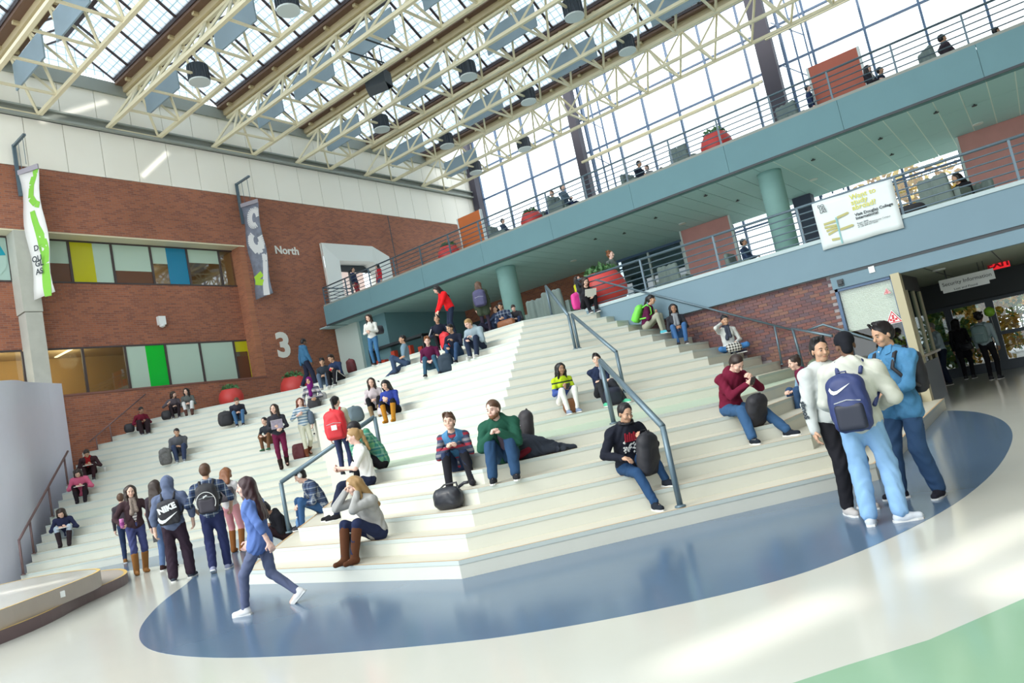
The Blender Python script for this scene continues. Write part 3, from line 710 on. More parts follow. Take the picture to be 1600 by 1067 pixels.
# ------------------------------------------------------------------ glazed back wall (Y = 33.2)
GZ = 33.2
gw = meta(link('wall_glazed', MB().box((-25, GZ - .05, H1), (5.98, GZ + .1, H1 + .15)).mesh('sill_rail', M_mull)), kind='structure')
mx = [-24.7, -22.9, -21.0, -19.1, -17.04, -15.3, -13.6, -11.85, -10.1, -8.2, -6.6, -5.45, -3.35, -1.3, .75, 2.8, 4.85]
zs = [4.05, 7.8, 10.9, 14.42, 16.25, 18.1, 19.9]
for x in mx: MB().box((x - .045, GZ - .08, H1), (x + .045, GZ + .08, 19.9)).build('mullion', M_mull, gw)
for z in zs[1:]: MB().box((-25, GZ - .06, z - .04), (5, GZ + .06, z + .04)).build('transom', M_mull, gw)
for i in range(len(mx) - 1):
    for j in range(len(zs) - 1):
        MB().box((mx[i] + .045, GZ - .006, zs[j] + .04), (mx[i + 1] - .045, GZ + .006, zs[j + 1] - .04)).build('pane', M_glass, gw)
def wall_column(xa, xb, lab=None):
    o = MB().box((xa, GZ - .8, H1), (xb, GZ - .35, 20)).build('column', mat('dark_column', (.045, .04, .06), .6)); meta(o, kind='structure')
wall_column(-17.55, -17.1); wall_column(-7.55, -6.85); wall_column(-24.9, -24.5)
# narrow glazed return and bracing beside the columns
for x0 in (-16.9, -6.7):
    w = meta(link('window_5' if x0 < -10 else 'window_6', MB().box((x0 + .25, GZ - .7, 8), (x0 + .31, GZ - .6, 20)).box((x0 + .7, GZ - .7, 8), (x0 + .76, GZ - .6, 20)).box((x0 + 1.15, GZ - .7, 8), (x0 + 1.2, GZ - .6, 20)).mesh('frame', M_mull)), kind='structure')
    for z in (9, 11, 13, 15, 17): MB().bar((x0, GZ - .65, z + 1.2), (x0 + 1.2, GZ - .65, z), .04, .04).build('cross_brace', M_mull, w)
wt = root('wind_truss', 'flat cream truss running level across the glazed wall', 'truss', (0, 0, 0))
for (xa, xb) in ((-16.9, -7.6), (-6.9, 4)):
    zt, y1, y2 = 13.85 if xa < -10 else 15.6, GZ - .7, GZ - 1.5
    zz = zt
    MB().box((xa, y1 - .07, zz - .05), (xb, y1 + .07, zz + .05)).build('chord', M_truss, wt); MB().box((xa, y2 - .06, zz - .40), (xb, y2 + .06, zz - .30)).build('chord', M_truss, wt)
    n = int((xb - xa) / 1.6)
    for j in range(n): MB().bar((xa + j * 1.6, y1, zz), (xa + j * 1.6 + .8, y2, zz - .35), .06, .06).build('brace', M_truss, wt); MB().bar((xa + j * 1.6 + .8, y2, zz - .35), (xa + j * 1.6 + 1.6, y1, zz), .06, .06).build('brace', M_truss, wt)

# upper level furniture: partitions
def partition(nm, lab, x0, x1, y, z0, z1, m):
    r = root(nm, lab, 'panel', (x0, y, z0)); w = x1 - x0
    MB().box((.06, 0, 0), (w - .06, .08, z1 - z0)).build('board', m, r); MB().box((0, -.02, 0), (.06, .1, z1 - z0)).build('edge_trim', M_trim, r); MB().box((w - .06, -.02, 0), (w, .1, z1 - z0)).build('edge_trim', M_trim, r)
partition('red_partition', 'red-brown partition board on the upper balcony by the right column', -3.80, -2.40, 21.4, 7.66, 9.48, M_redpanel)
M_or = mat('orange_panel', (.55, .14, .03), .6, noise=.08, nscale=2)
partition('orange_partition', 'bright orange partition board at the far left of the upper balcony', -17.35, -16.1, 21.3, 7.66, 9.55, M_or)
def pan_at(u0, u1, v, Y): return px_y(u0, v, Y)[0], px_y(u1, v, Y)[0]
a, b = pan_at(1070, 1150, 400, 24.5); partition('rose_partition', 'rose-brown partition behind the lower walkway rail, left of the round column', a, b + .1, 24.5, H1, 6.86, M_redtile)
a, b = pan_at(1510, 1640, 280, 24.5); partition('rose_partition', 'rose-brown partition behind the lower walkway rail at the right end', a, b, 24.5, H1, 6.86, M_redtile)

# lower walkway back: brick on the left, dark glazing, then windows
bw_ = meta(link('wall_back', MB().box((-25, 26, H1), (-13.4, 26.2, 6.9)).mesh('brick', M_brickY)), kind='structure')
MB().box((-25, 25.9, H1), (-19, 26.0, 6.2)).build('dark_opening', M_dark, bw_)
wn = meta(link('window_7', MB().box((-13.4, 25.95, 6.78), (-8.5, 26.1, 6.9)).box((-13.4, 25.95, H1), (-8.5, 26.1, H1 + .1)).mesh('frame_rail', M_mull)), kind='structure')
MB().box((-13.4, 26.6, H1), (-8.5, 26.7, 6.9)).build('blue_backing', mat('navy_room', (.03, .055, .09), .5), wn)
xs = [-13.3, -11.85, -10.4, -9.0]
for i, x in enumerate(xs):
    MB().box((x - .04, 25.95, H1), (x + .04, 26.08, 6.8)).build('mullion', M_trim if i in (1, 2) else M_mull, wn)
    if i < len(xs) - 1: MB().box((x + .04, 26.0, H1 + .1), (xs[i + 1] - .04, 26.012, 6.78)).build('pane', M_glassd, wn)
o = MB().box((-5.95, 25.4, H1), (-5.35, 25.9, 6.9)).build('column', mat('navy_column', (.05, .065, .11), .6)); meta(o, kind='structure')
railing('balcony_railing', 'far railing along the back edge of the upper balcony', [(-24.9, 26.2, 7.66), (5.95, 26.2, 7.66)], 3, .8, 2.4, M_steel2)
# white end wall and shop under the balcony at the left
o = MB().box((-24.95, 20.6, H1), (-23.45, 26, 6.87)).build('wall_end', mat('end_white', (.62, .72, .68), .7)); meta(o, kind='structure')
o = MB().box((-23.45, 20.75, H1), (-21.8, 26, 6.87)).build('wall_end_teal', M_fascia); meta(o, kind='structure')
cn = root('service_counter', 'dark framed service counter with red goods under the balcony at the left', 'counter', (-22.9, 20.3, H1))
MB().box((0, 0, 0), (3.4, .5, .55)).build('base', M_fascia, cn); MB().box((0, -.03, .55), (3.5, .55, .62)).build('worktop', M_dark, cn)
MB().box((.1, .1, .62), (.16, .5, 1.5)).box((3.3, .1, .62), (3.36, .5, 1.5)).box((.1, .1, 1.45), (3.36, .5, 1.55)).build('frame', M_dark, cn)
mb = MB(); rnd = random.Random(9)
for k in range(9): mb.box((.3 + k * .32, .25, .62), (.52 + k * .32, .45, .8 + rnd.random() * .5))
mb.build('goods', mat('red_goods', (.55, .06, .03), .6), cn)

# ------------------------------------------------------------------ entrance under the lower walkway
en = meta(link('ceiling_entrance', MB().box((-3.4, 16.34, 2.84), (5.98, 26, 2.9)).mesh('soffit', mat('entrance_soffit', (.30, .34, .27), .8))), kind='structure')
for j in range(6): MB().box((-3.0 + j * 1.2, 16.4, 2.832), (-2.98 + j * 1.2, 25.9, 2.84)).build('soffit_joint', M_dark, en)
for (u, v) in ((1455, 414), (1467, 421)):
    p = px_z(u, v, 2.835); downlight(p + np.array([0, 0, -.002]), 'small lit downlight in the entrance soffit')
# security office window on the brick line
sw = meta(link('window_8', MB().box((-3.40, 16.16, .0), (-3.34, 16.3, 2.80)).box((-2.33, 16.16, 0), (-2.30, 16.3, 2.8)).box((-3.4, 16.16, 2.74), (-2.3, 16.3, 2.80)).box((-3.4, 16.16, .86), (-2.3, 16.3, .95)).mesh('frame', M_mull)), kind='structure')
MB().box((-3.34, 16.22, .95), (-2.33, 16.235, 2.74)).build('pane', M_glass, sw)
M_blind = mat('blind_slat', (.62, .68, .58), .6)
sm = MB().box((0, 0, 0), (.99, .03, .022)).mesh('blind_slat', M_blind)
for j in range(30): link('blind_slat', sm, sw, (-3.33, 16.26, 2.70 - j * .029), (.5, 0, 0))
MB().box((-3.4, 16.17, 0), (-2.3, 16.3, .86)).build('base_panel', M_fascia2, sw)
o = meta(MB().box((-2.30, 16.05, 0), (-2.14, 16.35, 2.82)).build('column', mat('beige_post', (.48, .44, .30), .7)), kind='structure')
o = meta(link('wall_office', MB().box((-2.30, 16.35, 0), (-2.24, 19.4, .9)).box((-2.3, 16.35, 2.5), (-2.24, 19.4, 2.84)).mesh('panel', M_dark)), kind='structure')
MB().box((-2.28, 16.35, .9), (-2.265, 19.4, 2.5)).build('pane', M_glassd, o)
for y in (17.3, 18.3, 19.3): MB().box((-2.31, y, .9), (-2.23, y + .06, 2.5)).build('mullion', mat('beige_post', (.4, .4, .3)), o)
o = meta(MB().box((-9, 22, 0), (-3.4, 22.2, 2.84)).box((-3.45, 16.5, 0), (-3.38, 22, .3)).build('wall_office_back', mat('office_tan', (.35, .20, .10), .8)), kind='structure')
def tri_sign(u, v, s, lab):
    p = px_y(u, v, 16.15); r = root('triangular_sign', lab, 'sign', tuple(p))
    a = s * .5
    mb = MB(); mb.add([(-a, 0, -a * .58), (a, 0, -a * .58), (0, 0, a * 1.15), (-a, .015, -a * .58), (a, .015, -a * .58), (0, .015, a * 1.15)], [(0, 1, 2), (5, 4, 3), (0, 3, 4, 1), (1, 4, 5, 2), (2, 5, 3, 0)])
    mb.build('plate', M_sign, r)
    mb = MB(); b = a * .86; w = .09 * s
    T = [(-b, -b * .58), (b, -b * .58), (0, b * 1.15)]; U = [(x * .80, z * .80) for x, z in T]
    for i in range(3):
        j = (i + 1) % 3; mb.add([(T[i][0], -.004, T[i][1]), (T[j][0], -.004, T[j][1]), (U[j][0], -.004, U[j][1]), (U[i][0], -.004, U[i][1])], [(0, 1, 2, 3)])
    q = s * .09
    for (x, z) in ((0, .18 * s), (-.15 * s, -.04 * s), (.15 * s, -.04 * s), (0, -.12 * s), (0, .04 * s)): mb.box((x - q * .7, -.005, z - q * .7), (x + q * .7, -.003, z + q * .7))
    mb.build('red_print', mat('sign_red', (.6, .02, .04), .5), r)
tri_sign(1396, 498, .33, 'larger white triangular sign with red marks on the office glass by the post')
tri_sign(1386, 456, .15, 'smaller white triangular sign with red marks high on the office blind')
# counter, doors, signs
ct = root('reception_desk', 'brown reception desk beside the beige post in front of the doors', 'desk', (-3.3, 17.2, 0))
MB().box((.55, 0, 0), (1.02, 2.7, 1.02)).build('front_panel', mat('desk_wood', (.13, .065, .04), .5, noise=.2, nscale=3), ct); MB().box((.45, -.05, 1.02), (1.10, 2.75, 1.07)).build('worktop', mat('desk_top', (.45, .36, .22), .35), ct)
pl = root('potted_plant', 'small potted plant on the reception desk', 'plant', (-2.75, 17.9, 1.07))
MB().lathe([(.07, 0), (.09, .16), (.10, .17), (.08, .17)], n=12).build('pot', M_sign, pl)
def leaves(nm, parent, n, r, zc, mats, size, seed=1, flat=1.0):
    rn = random.Random(seed); mb = MB()
    for i in range(n):
        a = rn.random() * 2 * PI; t = math.acos(1 - 2 * rn.random()); q = r * (0.5 + .5 * rn.random())
        c = Vector((q * math.sin(t) * math.cos(a), q * math.sin(t) * math.sin(a), zc + q * math.cos(t) * flat))
        d = Vector((rn.gauss(0, 1), rn.gauss(0, 1), rn.gauss(0, 1) + .3)).normalized(); s = d.cross(Vector((rn.gauss(0, 1), rn.gauss(0, 1), .1))).normalized()
        l = size * (.7 + .6 * rn.random()); w = l * .3
        mb.cur = rn.randrange(len(mats)); n_ = d.cross(s)
        mb.add([c - d * l / 2, c + s * w + n_ * w * .2, c + d * l / 2, c - s * w + n_ * w * .2], [(0, 1, 2, 3)])
    o = mb.build(nm, mats, parent); o['kind'] = 'stuff'; return o
leaves('foliage', pl, 90, .2, .36, [M_leaf, mat('leaf_lime', (.25, .45, .05), .6)], .14, 5)
DY = 24.6
dw = meta(link('door_2', MB().box((-3.4, DY, 2.1), (5.9, DY + .12, 2.84)).mesh('transom_panel', M_dark)), kind='structure')
M_door = mat('door_frame', (.03, .05, .075), .4)
xs = [-3.3, -2.30, -1.25, -.15, .9, 2.0, 3.1, 4.2, 5.3]
for i, x in enumerate(xs):
    MB().box((x - .10, DY, 0), (x + .10, DY + .1, 2.12)).build('stile', M_door, dw)
    if i < len(xs) - 1:
        MB().box((x + .1, DY, 0), (xs[i + 1] - .1, DY + .08, .28)).build('bottom_rail', M_door, dw); MB().box((x + .1, DY, 1.0), (xs[i + 1] - .1, DY + .08, 1.1)).build('push_bar', M_door, dw); MB().box((x + .1, DY, 2.0), (xs[i + 1] - .1, DY + .08, 2.12)).build('top_rail', M_door, dw)
        MB().box((x + .1, DY + .035, .28), (xs[i + 1] - .1, DY + .045, 2.0)).build('pane', M_glass, dw)
o = meta(MB().box((-12, DY + .02, 0), (-3.4, DY + .2, 2.84)).build('wall_entrance', M_dark), kind='structure')
p = px_y(1560, 411, 21.5)
ex = root('exit_sign', 'lit red EXIT sign above the entrance doors', 'sign', tuple(p))
MB().box((-.24, 0, -.16), (.24, .09, .14)).build('case', M_dark, ex)
MB().box((-.22, -.004, -.14), (.22, 0, .12)).build('face', mat('exit_red', (.9, .02, .03), emit=.8), ex)
text_obj('EXIT', .24, mat('exit_text', (.35, .0, .01), emit=.15), ex, frame_of((0, -.008, -.09), (1, 0, 0), (0, 0, 1)), 'lettering', 'CENTER', .002, .012)
def hang_sign(p, w, h, lines, lab, size):
    r = root('hanging_sign', lab, 'sign', tuple(p))
    MB().box((-w / 2, 0, -h / 2), (w / 2, .03, h / 2)).build('plate', M_sign, r)
    text_obj(lines, size, M_inkb, r, frame_of((0, -.006, -size * .34), (1, 0, 0), (0, 0, 1)), 'lettering', 'CENTER', .002)
    MB().tube([(-w * .35, .015, h / 2), (-w * .35, .015, 2.84 - p[2])], .008, 6).tube([(w * .35, .015, h / 2), (w * .35, .015, 2.84 - p[2])], .008, 6).build('hanger', M_dark, r)
hang_sign(px_y(1510, 437, 19.2), 1.08, .24, 'Security Information', 'white hanging sign reading Security Information before the doors', .118)
hang_sign(px_y(1509, 447.5, 19.25), .92, .10, 'Lost and Found', 'narrow white hanging sign below the Security Information sign', .075)
o = meta(MB().box((-2.66, 16.11, 2.95), (-2.55, 16.13, 3.08)).build('wall_plate', M_sign), 'small white plate on the fascia above the office window', 'plate')
o = meta(MB().box((-3.30, 16.10, 2.84), (-3.18, 16.13, 2.98)).box((-3.28, 16.06, 2.88), (-3.20, 16.10, 2.94)).build('wall_camera', M_dark), 'small dark square device on the fascia above the brick corner', 'camera')

# vinyl banner on the lower walkway rail
vb = root('vinyl_banner', 'white study abroad banner tied to the lower walkway railing', 'banner', (-3.40, 16.06, 3.66))
mb = MB(); nx_, nz_ = 14, 9; BW, BH = 1.56, 1.03
vs = [(BW * i / nx_, .012 * math.sin(i * 1.1 + j * .7) * (1 if 0 < j < nz_ else .3), BH * j / nz_ + .006 * math.sin(i * .8)) for j in range(nz_ + 1) for i in range(nx_ + 1)]
fs = [(j * (nx_ + 1) + i, j * (nx_ + 1) + i + 1, (j + 1) * (nx_ + 1) + i + 1, (j + 1) * (nx_ + 1) + i) for j in range(nz_) for i in range(nx_)]
cl = mb.add(vs, fs).build('sheet', mat('banner_pale', (.66, .73, .75), .5, noise=.06, nscale=3), vb, True); s_ = cl.modifiers.new('s', 'SOLIDIFY'); s_.thickness = .006
FM = lambda x, z, y=-.026: frame_of((x, y, z), (1, 0, 0), (0, 0, 1))
M_ylw = mat('banner_yellow', (.62, .60, .10), .6); M_olv = mat('banner_olive', (.42, .40, .16), .6); M_tealp = mat('banner_teal', (.22, .45, .47), .6)
text_obj('Want to\nstudy\nabroad?', .145, M_ylw, vb, FM(.74, .86), 'lettering', depth=.001, bold=.002, space=.78)
text_obj('Visit Douglas College\nInternational', .083, M_inkb, vb, FM(.76, .50), 'lettering', depth=.001, bold=.002, space=.9)
text_obj('Room 2840\nat the New Westminster Campus\nor call 604-527-5650', .045, M_inkb, vb, FM(.76, .33), 'lettering', depth=.001, space=.85)
text_obj('DO\n UG\n LAS', .085, M_inkb, vb, FM(.10, .90), 'lettering', depth=.001, bold=.001, space=.75)
mb = MB(); mb.box((.385, -.028, .03), (.415, -.024, .60)); mb.build('post_print', M_tealp, vb)
mb = MB()
for (x, z, w, t) in ((.42, .56, .22, 8), (.14, .50, .24, 2), (.14, .43, .24, -4), (.16, .35, .22, 6), (.43, .30, .24, 4), (.18, .27, .20, 14), (.22, .14, .17, -6)):
    a = math.radians(t); c, s = math.cos(a) * w, math.sin(a) * w; h = .05
    mb.add([(x, -.027, z), (x + c, -.027, z + s), (x + c + .03, -.027, z + s + h / 2), (x + c, -.027, z + s + h), (x, -.027, z + h)], [(0, 1, 2, 3, 4)])
mb.build('arrow_print', M_olv, vb)

# ------------------------------------------------------------------ handrails on the steps
def handrail(label, pts, posts, m=M_steel, r=.038):
    o = root('handrail', label, 'handrail', tuple(pts[0])); b = Vector(pts[0])
    MB().tube([Vector(p) - b for p in pts], r, 10).build('rail', m, o, True)
    for (p, q) in posts:
        p, q = Vector(p) - b, Vector(q) - b
        MB().tube([p, q], r * .92, 10).build('post', m, o, True); MB().lathe([(r * 1.7, 0), (r * 1.7, .02), (r, .03)], tuple(q), 10).build('foot', m, o, True)
    return o
def rail_R(label, ub, uk, ut, tk, hb, ht):
    n = np.array([-1, 1, 0]) / math.sqrt(2)
    a = px_plane(*ub, n, CR(uk) + .10); a[2] = HS * uk; b = px_plane(*ut, n, CR(tk) + .10); b[2] = HS * tk
    ta, tb = a.copy(), b.copy(); ta[2] += hb; tb[2] += ht
    handrail(label, [ta, tb], [(ta, a), (tb, b)])
rail_R('grey tube handrail at the foot of the right flight beside the boy with phone', (1062, 786), 1, (958, 656), 6, .93, .93)
rail_R('grey tube handrail in the middle of the right flight', (978, 620), 8, (905, 545), 14, .80, .80)
rail_R('grey tube handrail at the top of the right flight', (898, 540), 14, (862, 491), 20, .80, .80)
s2 = math.sqrt(.5)
a = px_z(452, 832, 2 * HS); b = np.array([-10.6, 9.0, 6 * HS])
b = px_plane(589, 672, (0, 1, 0), 8.3); b[2] = 6 * HS
handrail('grey tube handrail on the lower left block of steps beside the blonde woman', [a + [0, 0, .86], b + [0, 0, .86]], [(a + [0, 0, .86], a), (b + [0, 0, .86], b)])
# left side rails
pts = []; posts = []
for k in range(1, 16):
    e = FR[k][0]; pts.append((e[0] + .12, e[1] + .02, HS * k + .82))
    if k in (1, 3, 7, 11): posts.append((pts[-1], (e[0] + .12, e[1] + .02, HS * k)))
handrail('dark bronze handrail curving along the silver wall at the left', pts[:12], posts, M_brownrail, .03)
q = [px_x(140, 690, -24.75), px_x(227, 616, -24.75)]; e = px_x(171, 662, -24.75); e2 = e.copy(); e2[2] -= .62; d = px_x(150, 684, -24.75); d2 = d.copy(); d2[2] -= .5
handrail('thin bronze handrail on the brick at the top of the left steps', q, [(e, e2), (d, d2)], M_brownrail, .022)
# rail along the right brick wall
ra = [px_y(930, 437, 16.06), px_y(1236, 515, 16.06)]
rr = handrail('thin grey handrail sloping down the brick wall on the right', ra, [(px_y(1210, 509, 16.06), px_y(1222, 570, 16.06)), (px_y(1135, 492, 16.06), px_y(1138, 520, 16.06))], M_steel, .024)
rb = [px_y(1255, 575, 15.9), px_y(1238, 513, 15.9), px_y(1300, 525, 15.2)]
handrail('grey handrail corner by the three standing men', rb, [(rb[1], rb[0])], M_steel, .032)
rc = [px_y(1262, 516, 16.0), px_y(1286, 507, 16.0), px_y(1437, 553, 16.0), px_y(1442, 590, 16.0)]
handrail('grey handrail sloping below the office window', rc, [(rc[2], rc[3])], M_steel, .026)

# ------------------------------------------------------------------ planters
def planter(label, p, s=1.0, seed=1, tall=0):
    r = root('planter', label, 'planter', tuple(p))
    MB().lathe([(.20 * s, 0), (.34 * s, .05 * s), (.45 * s, .22 * s), (.47 * s, .40 * s), (.42 * s, .58 * s), (.34 * s, .69 * s), (.33 * s, .72 * s), (.29 * s, .70 * s), (.29 * s, .62 * s)], n=28).build('pot', M_pot, r, True)
    MB().lathe([(.001, .63 * s), (.29 * s, .63 * s)], n=20).build('soil', M_soil, r)
    leaves('foliage', r, 260, .34 * s, .74 * s, [M_leaf, mat('leaf_mid', (.09, .22, .08), .6)], .12 * s, seed, .55)
    if tall:
        rn = random.Random(seed); mb = MB()
        for i in range(26):
            a = rn.random() * 2 * PI; L = tall * (.6 + .5 * rn.random()); w = .035
            c0 = Vector((0, 0, .65)); c1 = Vector((math.cos(a) * L * .3, math.sin(a) * L * .3, .65 + L * .7)); c2 = Vector((math.cos(a) * L * .65, math.sin(a) * L * .65, .65 + L * .75))
            sd = Vector((-math.sin(a), math.cos(a), 0)) * w
            mb.add([c0 - sd, c0 + sd, c1 + sd * 1.6, c1 - sd * 1.6, c2], [(0, 1, 2, 3), (3, 2, 4)])
        mb.build('frond', M_leaf, r)
    return r
planter('red round planter against the brick below the yellow window pane', px_x(363, 631, -24.3) * [1, 1, 0] + [0, 0, H1], .95, 2)
planter('red round planter with bushy rim below the white number 3', px_x(461, 609, -23.9) * [1, 1, 0] + [0, 0, H1], 1.18, 3)
planter('large red planter behind the walkway rail by the girl with the pink pack', px_y(951, 482, 17.2) * [1, 1, 0] + [0, 0, H1], 1.35, 4)
planter('red planter on the upper balcony rail, right of the middle', px_y(1122, 235, 20.4) * [1, 1, 0] + [0, 0, 7.66], 1.0, 5)
planter('red planter on the upper balcony, left of the seated pair by the dark column', px_y(832, 345, 20.4) * [1, 1, 0] + [0, 0, 7.66], .9, 6)
planter('red planter on the upper balcony left of the orange partition', px_y(702, 396, 20.5) * [1, 1, 0] + [0, 0, 7.66], .98, 7)
planter('red planter with tall palm fronds at the back of the lower walkway', px_y(940, 455, 20.5) * [1, 1, 0] + [0, 0, H1], 1.2, 8, 1.3)

# ------------------------------------------------------------------ outside
gr = meta(MB().box((-60, 26.4, -1.0), (60, 110, -.12)).build('ground', mat('plaza', (.42, .43, .42), .9, noise=.1, nscale=.4)), kind='structure')
def tree(label, x, y, h, mats, seed):
    r = root('tree', label, 'tree', (x, y, -.12), group='trees outside the glass')
    MB().tube([(0, 0, 0), (.1, 0, h * .3), (0, .1, h * .7)], [.03 * h ** .8, .022 * h ** .8, .05], 8).tube([(.05, 0, h * .4), (h * .15, .1, h * .65)], [.012 * h, .03], 6).tube([(.05, 0, h * .35), (-h * .16, 0, h * .6)], [.012 * h, .03], 6).build('trunk', mat('bark', (.08, .06, .05), .9), r)
    leaves('crown', r, 1500, h * .34, h * .66, mats, .42, seed, .9)
Ly = [mat('leaf_yellow', (.62, .42, .05), .7), mat('leaf_gold', (.50, .28, .04), .7)]; Lg = [M_leaf, mat('leaf_olive', (.18, .25, .05), .7)]
for (u, v, Y, h, m, lab, sd) in ((1400, 262, 38, 10, Ly, 'golden autumn tree outside the upper walkway window', 1), (1480, 520, 34, 3.6, Lg, 'green tree outside the left leaf of the entrance doors', 2), (1535, 500, 38, 4.6, Ly, 'golden tree outside the right leaf of the entrance doors', 3),
                                 (1452, 510, 37, 4.2, Lg, 'olive bush outside the dark office glass', 4), (1575, 470, 44, 5.2, Ly, 'golden tree farther off beyond the entrance doors', 5)):
    p = px_y(u, v, Y); tree(lab, p[0], Y, h, m, sd)
for (u, v, Y, r_, m, lab, sd) in ((1478, 512, 30, 1.1, Lg, 'green bush outside the left leaf of the entrance doors', 11), (1502, 508, 33, 1.2, Ly, 'golden bush beside the green bush outside the doors', 12), (1540, 498, 31, 1.2, Ly, 'golden bush outside the right leaf of the entrance doors', 13), (1445, 515, 31, 1.1, Lg, 'dark green bush outside, seen through the office glass', 14), (1590, 488, 36, 1.3, Lg, 'green bush at the right edge outside the doors', 15)):
    p = px_y(u, v, Y); b_ = root('bush', lab, 'bush', (p[0], Y, -.12), group='bushes outside the entrance'); leaves('foliage', b_, 700, r_, r_ * .95, m, .22, sd, .95)
    MB().tube([(0, 0, 0), (.05, 0, r_ * .9)], [.06, .03], 6).build('stem', MATS['bark'], b_)
# ------------------------------------------------------------------ people: one smooth skinned surface per body, clothes as shells over it
def V3(*a): return np.array(a, float)
def nrm(v): v = np.asarray(v, float); return v / (np.linalg.norm(v) + 1e-9)
class Field:
    """smooth union of round cones and ellipsoids, meshed by surface nets"""
    def __init__(s): s.p = []
    def cone(s, a, b, r1, r2, k=.025): s.p.append(('c', np.asarray(a, float), np.asarray(b, float), r1, r2, k)); return s
    def ell(s, c, R, rad, k=.02, sub=False): s.p.append(('s' if sub else 'e', np.asarray(c, float), np.asarray(R, float), np.asarray(rad, float), k)); return s
    def box(s, c, R, half, r, k=.02): s.p.append(('b', np.asarray(c, float), np.asarray(R, float), np.asarray(half, float), k, r)); return s
    def cut(s, c, n): s.p.append(('p', np.asarray(c, float), nrm(n))); return s
    def bounds(s):
        lo, hi = np.full(3, 9e9), np.full(3, -9e9)
        for q in s.p:
            if q[0] == 'c':
                lo = np.minimum(lo, np.minimum(q[1] - q[3], q[2] - q[4])); hi = np.maximum(hi, np.maximum(q[1] + q[3], q[2] + q[4]))
            elif q[0] in 'eb':
                m = np.abs(q[2]) @ q[3]; lo = np.minimum(lo, q[1] - m); hi = np.maximum(hi, q[1] + m)
        return lo, hi
    def mesh(s, h, box=None, wr=0.0):
        lo, hi = s.bounds() if box is None else box
        lo = lo - 2.2 * h; hi = hi + 2.2 * h
        n = np.maximum(4, np.ceil((hi - lo) / h).astype(int) + 1)
        ax = [lo[i] + h * np.arange(n[i]) for i in range(3)]
        D = np.full(n, 0.5)
        for q in s.p:
            if q[0] in ('c', 'e', 's', 'b'):
                if q[0] == 'c':
                    r = max(q[3], q[4]); a = np.minimum(q[1], q[2]) - r; b = np.maximum(q[1], q[2]) + r; k = q[5]
                else:
                    m = np.abs(q[2]) @ q[3]; a, b = q[1] - m, q[1] + m; k = q[4]
                mg = 2 * h + k
                i0 = np.clip(np.floor((a - mg - lo) / h).astype(int), 0, n - 1); i1 = np.clip(np.ceil((b + mg - lo) / h).astype(int) + 1, 1, n)
                if np.any(i1 <= i0): continue
                X, Y, Z = np.meshgrid(*[ax[i][i0[i]:i1[i]] for i in range(3)], indexing='ij')
                if q[0] == 'c':
                    ba = q[2] - q[1]; L2 = ba @ ba + 1e-9
                    px_, py_, pz_ = X - q[1][0], Y - q[1][1], Z - q[1][2]
                    t = np.clip((px_ * ba[0] + py_ * ba[1] + pz_ * ba[2]) / L2, 0, 1)
                    d = np.sqrt((px_ - t * ba[0]) ** 2 + (py_ - t * ba[1]) ** 2 + (pz_ - t * ba[2]) ** 2) - (q[3] + (q[4] - q[3]) * t)
                elif q[0] == 'b':
                    P = np.abs(np.stack([X - q[1][0], Y - q[1][1], Z - q[1][2]], -1) @ q[2]) - (q[3] - q[5])
                    d = np.linalg.norm(np.maximum(P, 0), axis=-1) + np.minimum(P.max(-1), 0) - q[5]
                else:
                    P = np.stack([X - q[1][0], Y - q[1][1], Z - q[1][2]], -1) @ q[2]
                    k0 = np.linalg.norm(P / q[3], axis=-1); k1 = np.linalg.norm(P / q[3] ** 2, axis=-1) + 1e-9
                    d = k0 * (k0 - 1) / k1
                sl = tuple(slice(i0[i], i1[i]) for i in range(3))
                o = D[sl]
                if q[0] == 's': D[sl] = np.maximum(o, -d)
                else:
                    hh = np.clip(.5 + .5 * (o - d) / k, 0, 1); D[sl] = o + (d - o) * hh - k * hh * (1 - hh)
            else:
                X, Y, Z = np.meshgrid(*ax, indexing='ij'); c, m = q[1], q[2]
                D = np.maximum(D, (X - c[0]) * m[0] + (Y - c[1]) * m[1] + (Z - c[2]) * m[2])
        if wr:
            X, Y, Z = np.meshgrid(*ax, indexing='ij')
            a = 31 * X + 17 * Y + 5 * np.sin(9 * Z + 3 * X); b = 46 * Z + 7 * np.sin(11 * X + 5) + 6 * np.sin(13 * Y)
            D = D + wr * (np.sin(b + .6 * np.sin(a)) * .65 + np.sin(.55 * a + .7 * b + 2) * .5 + .25 * np.sin(1.9 * b + a))
        return surface_nets(D, lo, h)
